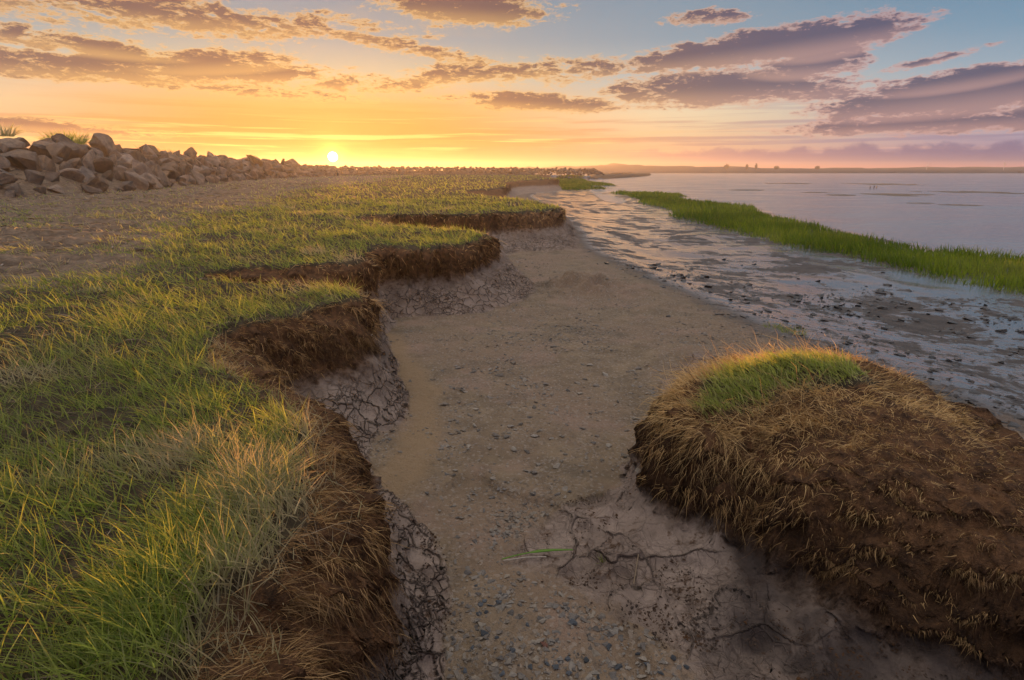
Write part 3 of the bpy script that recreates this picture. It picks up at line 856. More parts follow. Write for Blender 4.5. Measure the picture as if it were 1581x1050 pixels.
# ground under everything, to the horizon, and the sea
gm = mesh_np('ground', [(-6000, -200, -1.0), (6000, -200, -1.0), (6000, 9000, -1.0), (-6000, 9000, -1.0)], faces4=[(0, 1, 2, 3)])
obj('ground', gm, plain_material('sea_mud', (.12, .10, .09)), kind='structure')
wm = mesh_np('water', [(-300, 12, -0.36), (5000, 3, -0.36), (5000, 8000, -0.36), (-300, 8000, -0.36)], faces4=[(0, 1, 2, 3)])
obj('water', wm, M_WATER, kind='structure')


# ------------------------------------------------------------------ blades, straw, roots
def gz(x, y):
    """height and the fields of the ground at points"""
    u, v = xy_uv(x, y)
    return field(u, v, True)


def strands(pts, dirs, length, width, curl, tint, dry, seg=3, up=None, jit=0.0):
    """ribbons: start points (n,3), unit directions (n,3), bending towards `curl` (n,3)"""
    n = len(pts)
    side = np.cross(dirs, rng.normal(size=(n, 3)))
    side /= np.linalg.norm(side, axis=1, keepdims=True) + 1e-9
    V = np.zeros((n, 2 * seg + 1, 3), np.float32)
    p, d = pts.copy(), dirs.copy()
    L = (length / seg)[:, None]
    al = np.zeros((n, 2 * seg + 1), np.float32)
    for k in range(seg):
        w = (width * (1 - 0.75 * k / seg))[:, None] * 0.5
        V[:, 2 * k] = p - side * w
        V[:, 2 * k + 1] = p + side * w
        al[:, 2 * k:2 * k + 2] = k / seg
        d = d + curl / seg + (rng.normal(size=(n, 3)) * jit if jit else 0)
        d /= np.linalg.norm(d, axis=1, keepdims=True) + 1e-9
        p = p + d * L
    V[:, 2 * seg] = p
    al[:, -1] = 1
    b = (np.arange(n) * (2 * seg + 1))[:, None]
    q = np.concatenate([b + np.array([[2 * k, 2 * k + 1, 2 * k + 3, 2 * k + 2]]) for k in range(seg - 1)]) if seg > 1 else np.zeros((0, 4), int)
    tr = b + np.array([[2 * seg - 2, 2 * seg - 1, 2 * seg]])
    nvp = 2 * seg + 1
    return V.reshape(-1, 3), q, tr, dict(tint=np.repeat(tint, nvp), dry=np.repeat(dry, nvp), along=al.ravel())


def grass(name, pts, hgt, width, lean, mat, dry, seg=3, leanvar=.35, bend=.5, tint=None, **kw):
    n = len(pts)
    d = np.stack([lean[0] + rng.normal(0, leanvar, n), lean[1] + rng.normal(0, leanvar, n), np.ones(n)], 1)
    d /= np.linalg.norm(d, axis=1, keepdims=True)
    c = np.stack([d[:, 0] * 1.2 + lean[0] * 1.5, d[:, 1] * 1.2 + lean[1], -0.55 * np.ones(n)], 1) * (bend * rng.uniform(.3, 1.7, n))[:, None]
    co_, q, tr, at_ = strands(pts, d, hgt, width, c, rng.uniform(0, 1, n) if tint is None else tint, dry, seg)
    return obj(name, mesh_np(name, co_, q, tr, at_), mat, **kw)


# random points spread evenly as seen over the sheet
def scatter(n, r0, r1, th0=R(-56), th1=R(52)):
    lr = rng.uniform(math.log(r0), math.log(r1), n)
    th = rng.uniform(th0, th1, n)
    r = np.exp(lr)
    x, y = r * np.sin(th), r * np.cos(th)
    return x, y, r


# turf of the bank
def turf_blades(n, r0, r1, name, hmul=1.0, seg=3):
    x, y, r = scatter(n, r0, r1)
    f = gz(x, y)
    clump = fbm(x * 3.3, y * 3.3, 3, 51) + 0.4 * fbm(x * 11, y * 11, 2, 52)
    bare_ = ss(-f['bare'] + 1.6 * fbm(x * .45, y * .45, 3, 44), -0.6, 1.3 + .035 * r)
    bare_ = np.maximum(bare_, ss(4.5 - f['rk'], 0, 2))
    dens = (1 - .94 * bare_ * (1 - .9 * ss(fbm(x * .9, y * .9, 3, 57), -.02, .25)))
    edge = ss(f['s'], 0.0, 0.75) * (1 - .55 * ss(y, 3.2, 4.5))
    dens = dens * (1 - .92 * edge) * (0.20 + 0.9 * ss(clump, -.38, .28))
    ok = (f['s'] < 0.9) & (f['rk'] > 2.5) & (rng.uniform(0, 1, n) < dens)
    # grey-brown patch of dead thatch near the lip
    x, y, r, clump, edge, bare_ = [a[ok] for a in (x, y, r, clump, edge, bare_)]
    pts = np.stack([f['x'][ok], f['y'][ok], f['z'][ok] - .005], 1)
    k = len(x)
    dryp = .7 * fbm(x * 1.5, y * 1.5, 3, 63) + .25 * fbm(x * 6, y * 6, 2, 64) + .62 * edge + .04
    dry = np.clip(ss(dryp, .10, .60) * .95 + .35 * bare_ + rng.normal(0, .18, k), 0, 1)
    hgt = (.10 + .10 * rng.random(k) ** 1.5 + .10 * ss(clump, 0, .6) * rng.random(k)) * hmul * (1 - .35 * edge) * (1 - .25 * bare_)
    hgt *= .86 + .30 * ss(r, 10, 40)
    wid = np.maximum(.0042, r * .0011) * rng.uniform(.7, 1.4, k)
    return grass(name, pts, hgt, wid, (-.36, .05), M_GRASS, dry, seg, leanvar=.5, kind='stuff')


g1 = turf_blades(135000, .75, 7.0, 'marsh_grass')
g2 = turf_blades(95000, 7.0, 24.0, 'marsh_grass', 1.0, 2)
g3 = turf_blades(45000, 24.0, 140.0, 'marsh_grass', 1.1, 2)


def thatch():
    x, y, r = scatter(120000, .8, 60)
    f = gz(x, y)
    cl = fbm(x * 1.1, y * 2.2, 3, 74)
    ok = (f['s'] < .7) & (f['rk'] > 2) & ((f['bare'] < .6) | ((r < 7) & (rng.random(len(x)) < .45))) & (rng.random(len(x)) < .15 + .8 * ss(cl, -.1, .4))
    x, y, r = x[ok], y[ok], r[ok]
    k = len(x)
    a = rng.normal(.15, .9, k) + 3 * fbm(x * 1.5, y * 1.5, 2, 75)
    d = np.stack([-np.cos(a), np.sin(a), rng.uniform(.0, .35, k)], 1); d /= np.linalg.norm(d, axis=1, keepdims=True)
    c = np.stack([rng.normal(0, .3, k), rng.normal(0, .3, k), -.5 * np.ones(k)], 1)
    pts = np.stack([x, y, f['z'][ok] + .004], 1)
    co_, q, tr, at_ = strands(pts, d, .10 + .012 * r + .12 * rng.random(k), np.maximum(.003, r * .0011), c, rng.random(k), np.clip(rng.beta(1, 1.3, k), 0, 1), 2)
    obj('dead_thatch', mesh_np('dead_thatch', co_, q, tr, at_), M_THATCH, kind='stuff')


M_THATCH = blade_material('dead_thatch', (.19, .14, .09, 1), (.40, .31, .20, 1), (.08, .055, .035, 1), .2)
thatch()


def cord_blades(n, poly, name, r0, r1, hm):
    P = np.asarray(poly)
    th = np.arctan2(P[:, 0], P[:, 1])
    x, y, r = scatter(n, r0, r1, max(th.min(), R(-5)), min(th.max(), R(54)))
    d = sdf(poly, x, y) + .35 * fbm(x * .8, y * .8, 3, 71) * np.clip(r / 20, .5, 1.5)
    ok = (d < 0) & (rng.random(n) < (.3 + .7 * ss(-d, 0, .7)) * (.35 + .65 * ss(fbm(x * .9, y * .9, 3, 79), -.45, -.1)))
    x, y, r, d = x[ok], y[ok], r[ok], d[ok]
    f = gz(x, y)
    k = len(x)
    pts = np.stack([x, y, f['z'] - .02], 1)
    pn = fbm(x * .35, y * .35, 3, 76)
    hgt = (.20 + .17 * rng.random(k)) * (.5 + .5 * ss(-d, 0, .6)) * (1 + .7 * fbm(x * .7, y * .7, 2, 72)) * hm
    wid = np.maximum(.007, r * .0014) * rng.uniform(.7, 1.3, k)
    dry = np.clip(rng.normal(.12, .16, k) + .35 * ss(pn, .1, .5), 0, 1)
    return grass(name, pts, hgt, wid, (-.08, .0), M_CORD, dry, 2, leanvar=.22, bend=.3, tint=np.clip(.42 + 1.1 * pn + rng.normal(0, .28, k), 0, 1), kind='stuff')


cord_blades(150000, CORD, 'cordgrass', 9, 75, 1.0)
cord_blades(40000, CORD2, 'cordgrass', 55, 200, 1.0)


# grass and straw of the hummock
def hummock_cover():
    n = 140000
    x, y, r = scatter(n, 1.7, 5.0, R(5), R(56))
    f = gz(x, y)
    cap = CAP
    dc = sdf(cap, x, y) + .12 * fbm(x * 5, y * 5, 3, 81)
    ok = (dc < 0) & (f['sh'] < 1) & (rng.random(n) < .25 + .75 * ss(-dc, 0, .15))
    k = ok.sum()
    pts = np.stack([f['x'][ok], f['y'][ok], f['z'][ok] - .005], 1)
    dry = np.clip(ss(-dc[ok], .10, -.02) * .5 + rng.normal(.16, .2, k), 0, 1)
    grass('hummock_grass', pts, .045 + .07 * rng.random(k), .0045 * rng.uniform(.7, 1.4, k) * np.maximum(1, r[ok] / 3), (-.45, .1), M_GRASS, dry, 3, tint=np.clip(rng.normal(.72, .25, k), 0, 1), kind='stuff', parent=hum)


hummock_cover()


def roots(name, mask_fn, n, r0, r1, th0, th1, parent=None, lmin=.05, lmax=.16, seg=4, zoned='s', gold=.5, widk=1.0, dk=0.0, jit=.2):
    x, y, r = scatter(n, r0, r1, th0, th1)
    f = gz(x, y)
    ok = mask_fn(f) & (rng.random(len(x)) < .25 + .9 * ss(fbm(f['x'] * 8, (f['y'] + f['z'] * 1.5) * 8, 3, 67), -.25, .3))
    f = {k: a[ok] for k, a in f.items()}
    r = r[ok]
    k = len(r)
    u, v = xy_uv(x[ok], y[ok])
    key = 'HB' if zoned == 'sh' else 'B'
    ox, oy = bil(RS[key + 'x'], u, v), bil(RS[key + 'y'], u, v)
    L = np.hypot(ox, oy) + 1e-6
    ox, oy = ox / L, oy / L
    s = f[zoned]
    # on the shoulder they lie flat and flow over the edge, on the face they hang and stick out
    a = ss(s, .5, 1.3)
    tx, ty = -oy, ox
    side = 2.2 * fbm(f['x'] * 7, (f['y'] + f['z']) * 7, 2, 66) + rng.normal(0, .42, k)
    d = np.stack([ox * (.75 + .2 * a) + tx * side, oy * (.75 + .2 * a) + ty * side, .35 - .75 * a + rng.normal(0, .3, k)], 1)
    d /= np.linalg.norm(d, axis=1, keepdims=True)
    c = np.stack([ox * .15, oy * .15, -.9 - .8 * a], 1) + rng.normal(0, .35, (k, 3))
    pts = np.stack([f['x'] - ox * .01, f['y'] - oy * .01, f['z'] - .008], 1)
    cd0 = sdf(CAP, f['x'], f['y']) if zoned == 'sh' else np.ones(k)
    tint = np.clip(rng.beta(1.2, 2.2, k) + gold * (1 - a) + .5 * ss(.5 - cd0, 0, .5), 0, 1)
    ln_k = (1 + .7 * ss(.45 - cd0, 0, .45)) * (1 - .45 * ss(f['x'] - .52 * f['y'], .1, .5) if zoned == 'sh' else 1)
    capd = sdf(CAP, f['x'], f['y']) if zoned == 'sh' else np.zeros(k)
    ln = ln_k * rng.uniform(lmin, lmax, k) * (0.6 + 0.9 * rng.random(k) ** 3)
    wd = np.maximum(.0024, r * .0010) * rng.uniform(.6, 1.4, k) * widk
    dry = np.clip(ss(s, .8, 1.7) * .75 + dk + .30 * ss(capd, .25, .9) + (.06 * ss(f['x'] - .52 * f['y'], .1, .5) if zoned == 'sh' else 0) + 1.1 * fbm(f['x'] * 3.5, f['y'] * 3.5, 3, 68) + rng.normal(.1, .28, k), 0, 1)
    co_, q, tr, at_ = strands(pts, d, ln, wd, c, tint, dry, seg, jit=jit)
    return obj(name, mesh_np(name, co_, q, tr, at_), M_STRAW, parent=parent, kind='stuff')


roots('straw', lambda f: (f['sh'] < 1.8) & (sdf(CAP, f['x'], f['y']) > -.05) & (rng.random(f['sh'].shape) < (.30 + .70 * ss(.75 - sdf(CAP, f['x'], f['y']), 0, .45)) * (1 - .1 * ss(f['x'] - .52 * f['y'], .15, .55)) * (1 - .6 * ss(f['sh'], 1.0, 1.7))), 210000, 1.2, 5.0, R(8), R(58), hum, .05, .20, 4, 'sh', .45, .9, -.1, .34)
roots('matted_fibres', lambda f: (f['sh'] < 1.75) & (sdf(CAP, f['x'], f['y']) > .1) & (rng.random(f['sh'].shape) < .35 + .65 * ss(f['x'] - .52 * f['y'], -.1, .4)), 420000, 1.2, 5.0, R(8), R(58), hum, .03, .09, 2, 'sh', .12, 1.25, -.5, .5)
roots('roots', lambda f: (f['s'] > .3) & (f['s'] < 1.9) & (f['y'] > 3.2), 130000, 3.2, 5.6, R(-32), R(-8), bank, .03, .11, 3, 's', .4, .95, -.35, .55)
roots('roots', lambda f: (f['s'] > .25) & (f['s'] < 1.95), 120000, .8, 5.2, R(-45), R(0), bank, .045, .15, 3, 's', .0, 1.0, .18, .28)
roots('roots', lambda f: (f['s'] > .35) & (f['s'] < 1.85), 130000, 5.2, 20, R(-30), R(14), bank, .05, .19, 3, 's', .45, 1.1, -.38, .4)


# ------------------------------------------------------------------ rocks
def hull_rock(seed, flat=1.0, npts=16, sub=1, rough=.05):
    r_ = np.random.default_rng(seed)
    bm = bmesh.new()
    p = r_.normal(size=(npts, 3))
    p /= np.linalg.norm(p, axis=1, keepdims=True)
    p *= r_.uniform(.8, 1.0, (npts, 1))
    p *= np.array([1.0, r_.uniform(.6, .9), r_.uniform(.5, .75) * flat])
    for q in p:
        bm.verts.new(q)
    bmesh.ops.convex_hull(bm, input=bm.verts)
    loose = [v for v in bm.verts if not v.link_faces]
    if loose: bmesh.ops.delete(bm, geom=loose, context='VERTS')
    if sub:
        bmesh.ops.bevel(bm, geom=list(bm.edges), offset=.04, segments=1, affect='EDGES', profile=.6)
        bmesh.ops.triangulate(bm, faces=list(bm.faces))
        bmesh.ops.subdivide_edges(bm, edges=[e for e in bm.edges if e.calc_length() > .3], cuts=1, use_grid_fill=True)
        bmesh.ops.triangulate(bm, faces=list(bm.faces))
        for v in bm.verts:
            q = v.co * 2.1 + Vector((seed * 3.1, 0, 0))
            st = noise.noise(Vector((0, 0, q.z * 3.0 + noise.noise(q) * .6)))
            v.co *= 1 + .10 * noise.noise(q) + .07 * noise.noise(q * 2.7) + .06 * st
    for v in bm.verts:
        v.co *= 1 + r_.normal(0, rough) * .3
    me = bpy.data.meshes.new('rock')
    bm.to_mesh(me); bm.free()
    me.polygons.foreach_set('use_smooth', np.zeros(len(me.polygons), bool))
    return me


def me_arrays(me):
    v = np.zeros(len(me.vertices) * 3, np.float32); me.vertices.foreach_get('co', v)
    me.calc_loop_triangles()
    t = np.zeros(len(me.loop_triangles) * 3, np.int32); me.loop_triangles.foreach_get('vertices', t)
    return v.reshape(-1, 3), t.reshape(-1, 3)


def join_rocks(name, base, P, S, mat, flat=1.0, parent=None, **kw):
    """many stones in one mesh"""
    vs, ts = [], []
    off = 0
    n = len(P)
    for b, (v, t) in enumerate(base):
        ii = np.arange(b, n, len(base))
        if not len(ii): continue
        m = len(ii)
        a = rng.uniform(0, 6.283, m)
        tx, ty = rng.normal(0, .25, m), rng.normal(0, .25, m)
        q = v[None] * (S[ii] * 1.0)[:, None, None]
        x = q[..., 0] * np.cos(a)[:, None] - q[..., 1] * np.sin(a)[:, None]
        y = q[..., 0] * np.sin(a)[:, None] + q[..., 1] * np.cos(a)[:, None]
        z = q[..., 2] * flat + x * tx[:, None] * flat + y * ty[:, None] * flat
        vs.append((np.stack([x, y, z], -1) + P[ii][:, None]).reshape(-1, 3))
        ts.append((t[None] + (off + np.arange(m) * len(v))[:, None, None]).reshape(-1, 3))
        off += m * len(v)
    return obj(name, mesh_np(name, np.concatenate(vs), faces3=np.concatenate(ts), smooth=False), mat, parent=parent, **kw)


ROCKS = [hull_rock(100 + i, 1.15, int(11 + i % 5), 1) for i in range(12)]
for m_ in ROCKS: m_.materials.append(M_ROCK)
LOWROCK = [me_arrays(hull_rock(200 + i, 1.0, 11, 0)) for i in range(8)]
PEB = [me_arrays(hull_rock(300 + i, .6, 9, 0)) for i in range(8)]


def sea_wall():
    pl = np.array(ROCK_LINE, float)
    seg = np.diff(pl, axis=0)
    sl_ = np.hypot(seg[:, 0], seg[:, 1])
    cum = np.concatenate([[0], np.cumsum(sl_)])
    cand = []
    s = 8.0
    while s < cum[-1] - .3:
        i = min(np.searchsorted(cum, s) - 1, len(sl_) - 1)
        f_ = (s - cum[i]) / sl_[i]
        c = pl[i] + seg[i] * f_
        d = seg[i] / sl_[i]
        nrm = np.array([d[1], -d[0]])           # towards the marsh
        dist = np.hypot(*c)
        size = .82 if dist < 70 else .85 if dist < 110 else .55
        tpar = i + f_
        H = 1.95 - .4 * ss(np.array(tpar), 5.0, 6.5) - .4 * ss(np.array(tpar), 8.5, 11)
        for row in range(5 if dist < 110 else 7):
            o = 3.9 - row * (1.0 if dist < 110 else .66) + rng.normal(0, .15)
            h = np.clip(1 - abs(o) / 4.2, 0, 1) * H
            p = c + nrm * o + d * rng.normal(0, .25)
            sc = size * min(1.45, max(.5, rng.lognormal(-.05, .40))) * (1.0 if row else .8)
            cand.append((p[0], p[1], ZT + .03 + h + sc * .18 + (rng.random() ** 3 * (.5 if dist < 110 else .15) if row == 4 else 0), sc, dist, row))
        s += size * 1.45
    cand = np.array(cand)
    order = np.argsort(cand[:, 4] / cand[:, 3])
    # only the ones that can be seen
    th = np.arctan2(cand[order, 0], cand[order, 1])
    order = order[th > R(-52)]
    near, rest = order[:280], order[280:]
    labels = [
        ('large dark pointed boulder on the crest at the near end of the rock wall', 0),
    ]
    for j, i in enumerate(near):
        x, y, z, sc, dist, row = cand[i]
        w = 0 if dist < 33 else 1 if dist < 50 else 2 if dist < 85 else 3
        where = ('at its near left end', 'around the bushy green weed', 'along its middle stretch', 'in its far stretch towards the sun')[w]
        tier = 'crest' if row == 4 else 'foot' if row == 0 else 'slope'
        lab = {'crest': 'angular boulder on the sea wall crest ', 'foot': 'boulder at the foot of the sea wall ', 'slope': 'tilted brown boulder on the sea wall slope '}[tier] + where
        grp = 'boulders on the %s of the sea wall, %s' % (tier, ('near end', 'by the weed', 'middle', 'far stretch')[w])
        o = obj('boulder', ROCKS[int(rng.integers(len(ROCKS)))], None, loc=(x, y, z), label=lab, cat='boulder', group=grp)
        o.rotation_euler = (rng.normal(0, .5), rng.normal(0, .5), rng.uniform(0, 6.28))
        o.scale = (sc * rng.uniform(.9, 1.35), sc * rng.uniform(.8, 1.15), sc * rng.uniform(.9, 1.2))
    join_rocks('boulders', LOWROCK, cand[rest][:, :3], cand[rest][:, 3] * 1.15, M_ROCK, kind='stuff')


sea_wall()


# stones and grit on the basin floor, clods on the wet flat
def stones():
    x, y, r = scatter(60000, 1.2, 14, R(-20), R(40))
    f = gz(x, y)
    base = (f['s'] > 2.98) & (f['sh'] > 2.98)
    cl = fbm(x * 1.3, y * 1.3, 3, 91) + .5 * fbm(x * 4, y * 4, 2, 92)
    near = ss(2.6 - y, 0, .7)
    dens = (.06 + .70 * ss(cl, .0, .5) + .25 * near) * (1 - .8 * ss(f['dw'], -.3, 1.0))
    ok = base & (rng.random(len(x)) < dens)
    sil, _ = line_d(smooth_line(lay([(588, 520), (622, 560), (650, 600), (660, 640), (640, 690), (600, 745)], 0.0)), x, y)
    ok &= (sil > .2) | (rng.random(len(x)) < .1)
    P = np.stack([f['x'], f['y'], f['z'] + .001], 1)[ok]
    S = .005 + .026 * rng.random(ok.sum()) ** 4 + .0030 * r[ok] * rng.random(ok.sum()) ** 2.5
    M_DARK = rock_material('dark_grit', (.055, .048, .042, 1), (.12, .105, .095, 1), 14.0)
    M_LIGHT = rock_material('light_grit', (.30, .25, .195, 1), (.50, .42, .33, 1), 14.0)
    w = rng.random(len(P))
    for lo, hi, mm in ((0, .48, M_STONE), (.48, .62, M_DARK), (.62, 1.01, M_LIGHT)):
        q = (w >= lo) & (w < hi)
        join_rocks('pebbles', PEB, P[q], S[q], mm, .6, kind='stuff')
    M_CRUMB = rock_material('peat_crumb', (.045, .022, .011, 1), (.12, .06, .028, 1), 20.0)
    x, y, r = scatter(60000, 1.0, 7, R(-22), R(50))
    f = gz(x, y)
    zz = np.minimum(f['s'], f['sh'])
    cl = fbm(x * 2.3, y * 2.3, 3, 98) + .7 * fbm(x * 9, y * 9, 2, 99)
    ok = (zz > 1.9) & (zz < 2.995) & (rng.random(len(x)) < .02 + .9 * ss(cl, .12, .5))
    P = np.stack([f['x'], f['y'], f['z'] + .002], 1)[ok]
    join_rocks('peat_crumbs', PEB, P, .004 + .009 * rng.random(ok.sum()) ** 2, M_CRUMB, .9, kind='stuff')
    # bits of the wet flat
    x, y, r = scatter(30000, 3.0, 60, R(2), R(52))
    f = gz(x, y)
    cl = fbm(x * .5, y * .5, 3, 95) + .5 * fbm(x * 1.7, y * 1.7, 2, 96)
    ok = (f['s'] > 2.98) & (f['sh'] > 2.98) & (f['dw'] > -.3) & (bil_cord(x, y) > .2) & (f['z'] > -.37)
    ok &= rng.random(len(x)) < (.16 + .84 * ss(cl, -.1, .3)) * ss(7 - f['dw'], 0, 5) * ss(16 - y, 0, 8)
    P = np.stack([f['x'], f['y'], f['z']], 1)[ok]
    S = (.014 + .075 * rng.random(ok.sum()) ** 4) * np.clip(r[ok] / 7, .7, 2)
    join_rocks('mud_crumbs', PEB, P, S, M_CLOD, .75, kind='stuff')
    # stones big enough to be seen one by one
    meshes = []
    for i in range(8):
        me = hull_rock(400 + i, .55, 12, 1); me.materials.append(M_STONE); meshes.append(me)

    def one(name, px, py, w, mat=None, me=None, label=None, cat='stone', group=None, z0=0.0, hs=1.0):
        xx, yy = at(px, py, z0)
        for _ in range(3):
            ff = gz(np.array([xx]), np.array([yy]))
            xx, yy = at(px, py, float(ff['z'][0]))
        size = w / FPX * math.hypot(yy, 2) / 2
        if me is None:
            me = meshes[int(rng.integers(len(meshes)))]
        if mat is not None:
            me = me.copy(); me.materials.clear(); me.materials.append(mat)
        o = obj(name, me, None, loc=(xx, yy, float(ff['z'][0]) + size * .12), label=label, cat=cat, group=group)
        o.scale = (size, size * rng.uniform(.7, 1), size * hs)
        o.rotation_euler = (rng.normal(0, .15), rng.normal(0, .15), rng.uniform(0, 6.28))
        return o

    one('stone', 749, 976, 24, M_BLUE, label='largest blue-grey stone lying alone in the near gravel channel', group=None)
    one('stone', 840, 997, 18, M_RED, label='rusty red stone in the near gravel channel')
    one('stone', 883, 963, 20, M_BLUE, label='pale flat stone half sunk at the right edge of the gravel channel')
    one('stone', 825, 730, 17, label='long pale flat stone at the front edge of the gravel basin')
    one('stone', 756, 614, 14, label='pale stone lying by itself in the left half of the basin')
    for (px, py) in [(742, 934), (752, 946), (738, 948), (757, 935), (748, 928), (770, 930), (768, 985), (735, 905)]:
        one('stone', px, py, rng.uniform(10, 15), M_BLUE, label='small blue-grey stone in the cluster beside the left mud apron', group='blue-grey stones clustered in the channel')
    for (px, py) in [(865, 1022), (858, 1030), (876, 1018), (880, 1040), (925, 1045), (845, 1025), (985, 1010), (1000, 1025), (1040, 1018), (1060, 1030), (940, 1000), (820, 1030), (730, 1000), (790, 1005), (815, 965), (905, 1020), (955, 1030), (775, 1040), (720, 1035), (1020, 1040)]:
        one('stone', px, py, rng.uniform(9, 17), M_BLUE, label='dark slate stone at the near end of the gravel channel, %s part' % ('left' if px < 840 else 'middle' if px < 950 else 'right'), group='slate stones, %s of the channel' % ('left side' if px < 840 else 'middle' if px < 950 else 'right side'))
    for k in range(70):
        px, py = rng.uniform(680, 1000), rng.uniform(560, 740)
        one('stone', px, py, rng.uniform(8, 18), [None, M_LIGHT_STONE][int(rng.random() < .6)], label='small flat brown stone strewn over the %s part of the gravel basin floor' % ('back left' if px < 840 and py < 650 else 'front left' if px < 840 else 'back right' if py < 650 else 'front right'), group='stones on the %s basin floor' % ('back left' if px < 840 and py < 650 else 'front left' if px < 840 else 'back right' if py < 650 else 'front right'))
    for (px, py, w) in [(1302, 553, 24), (1290, 540, 18), (1340, 520, 16), (1365, 508, 16), (1392, 470, 12), (1465, 558, 18), (1440, 553, 14), (1560, 615, 20), (1475, 613, 18), (1420, 600, 16), (1500, 590, 12), (1330, 508, 18), (1232, 457, 18),
                       (1300, 463, 14), (1545, 512, 22), (1530, 640, 16), (1440, 640, 18), (1255, 487, 12), (1310, 530, 18), (1270, 475, 12), (1545, 560, 14), (1400, 545, 14), (940, 359, 9), (1118, 401, 9), (1363, 421, 8), (1032, 489, 12), (923, 408, 7)]:
        one('mud_clod', px, py, w, M_CLOD, label='dark wet mud clod on the shining tidal flat, ' + ('far out by the headlands' if py < 440 else 'beside the lone grass tuft' if px < 1410 else 'near the right picture edge'), cat='mud clod', group='clods on the tidal flat, ' + ('far' if py < 440 else 'by the tuft' if px < 1410 else 'right'), z0=-.2, hs=1.0)
    me = hull_rock(555, .7, 14, 1)
    one('rock', 213, 388, 34, M_ROCK, me, label='brown rock lying alone in the bare patch of the marsh grass', cat='rock', z0=.95, hs=1.1)


stones()


# ------------------------------------------------------------------ small things
def tube(name, pts, rad, mat, sides=6, parent=None, **kw):
    P = np.array(pts, float)
    n = len(P)
    V = []
    for i in range(n):
        d = P[min(i + 1, n - 1)] - P[max(i - 1, 0)]
        d /= np.linalg.norm(d)
        a = np.cross(d, (0, 0, 1) if abs(d[2]) < .9 else (1, 0, 0)); a /= np.linalg.norm(a)
        b = np.cross(d, a)
        rr = rad[i] if hasattr(rad, '__len__') else rad
        for k in range(sides):
            an = 2 * math.pi * k / sides
            V.append(P[i] + (a * math.cos(an) + b * math.sin(an)) * rr)
    fs = [(i * sides + k, i * sides + (k + 1) % sides, (i + 1) * sides + (k + 1) % sides, (i + 1) * sides + k) for i in range(n - 1) for k in range(sides)]
    me = mesh_np(name, V, faces4=fs)
    return obj(name, me, mat, parent=parent, **kw)


def on_ground(px, py, z0=0.0, dz=0.0):
    xx, yy = at(px, py, z0)
    z = z0
    for _ in range(4):
        z = float(gz(np.array([xx]), np.array([yy]))['z'][0])
        xx, yy = at(px, py, z)
    return (xx, yy, z + dz)


M_PALE = plain_material('bleached_wood', (.42, .36, .30))
M_STEM = plain_material('dry_stem', (.22, .16, .10))
M_BLADE = plain_material('green_blade', (.10, .20, .02), .5)


def stick(pxs, z0, rad, label, mat=None, dz=.01, name='stick', cat='stick'):
    pts = [on_ground(a, b, z0, dz) for a, b in pxs]
    return tube(name, pts, rad, mat or M_PALE, 5, label=label, cat=cat)


stick([(28, 292), (33, 288.5), (39, 289.5)], .95, .035, 'short curved white branch at the foot of the rock wall')
stick([(56, 296), (82, 297)], .95, .03, 'thin pale branch lying on the grass before the rock wall')
stick([(172, 384), (180, 379), (197, 377)], .95, .012, 'bent bleached twig beside the lone rock on the marsh')
stick([(0, 412), (16, 404)], .95, .01, 'pale straight twig on the bare ground of the marsh')
stick([(573, 520), (585, 505), (598, 488)], .15, .006, 'pale reed stem leaning on the mud by the grassy block')
stick([(978, 905), (982, 880), (986, 855)], .1, .003, 'thin dry stem lying across the cracked mud', M_STEM)


def fallen_leaf():
    a, b = on_ground(775, 866, .03, .012), on_ground(884, 856, .05, .03)
    a, b = np.array(a), np.array(b)
    V, fs = [], []
    up = np.array([0, 0, 1.0])
    side = np.cross(b - a, up); side /= np.linalg.norm(side)
    n = 9
    for i in range(n):
        t = i / (n - 1)
        c = a + (b - a) * t + up * .02 * math.sin(t * 3.14)
        w = .0035 + .0075 * math.sin(min(1, t * 1.05) * 3.1) * (t > .45) + .002
        V += [c - side * w, c + up * .002, c + side * w, c - up * .0025]
    for i in range(n - 1):
        for k in range(4):
            fs.append((i * 4 + k, i * 4 + (k + 1) % 4, i * 4 + 4 + (k + 1) % 4, i * 4 + 4 + k))
    o = obj('grass_leaf', mesh_np('grass_leaf', V, faces4=fs), M_BLADE, label='single long green grass leaf fallen across the tip of the cracked mud', cat='leaf')
    pts = [tuple(a + np.array([.01, -.012, .0])), tuple(a + (b - a) * .35 + np.array([0, -.02, .006])), tuple(a + (b - a) * .62 + np.array([0, -.035, .004]))]
    tube('stalk', pts, .003, M_PALE, 5, parent=o)


fallen_leaf()


def tuft(name, base, n, h, spread, mat, label, cat, group=None, lean=(-.2, 0), dry=.1, w=.006, kindstem=True):
    """a clump of grass or weeds as one thing"""
    a = rng.uniform(0, 6.28, n); q = spread * np.sqrt(rng.random(n))
    pts = np.stack([q * np.cos(a), q * np.sin(a), np.zeros(n) - .01], 1)
    d = np.stack([lean[0] + pts[:, 0] / spread * .5 + rng.normal(0, .2, n), lean[1] + pts[:, 1] / spread * .5 + rng.normal(0, .2, n), np.ones(n)], 1)
    d /= np.linalg.norm(d, axis=1, keepdims=True)
    c = np.stack([d[:, 0], d[:, 1], -.6 * np.ones(n)], 1) * rng.uniform(.3, 1.2, n)[:, None]
    co_, qd, tr, at_ = strands(pts, d, h * rng.uniform(.55, 1.1, n), w * rng.uniform(.7, 1.3, n), c, rng.random(n), np.clip(rng.normal(dry, .2, n), 0, 1), 3)
    return obj(name, mesh_np(name, co_, qd, tr, at_), mat, loc=base, label=label, cat=cat, group=group)


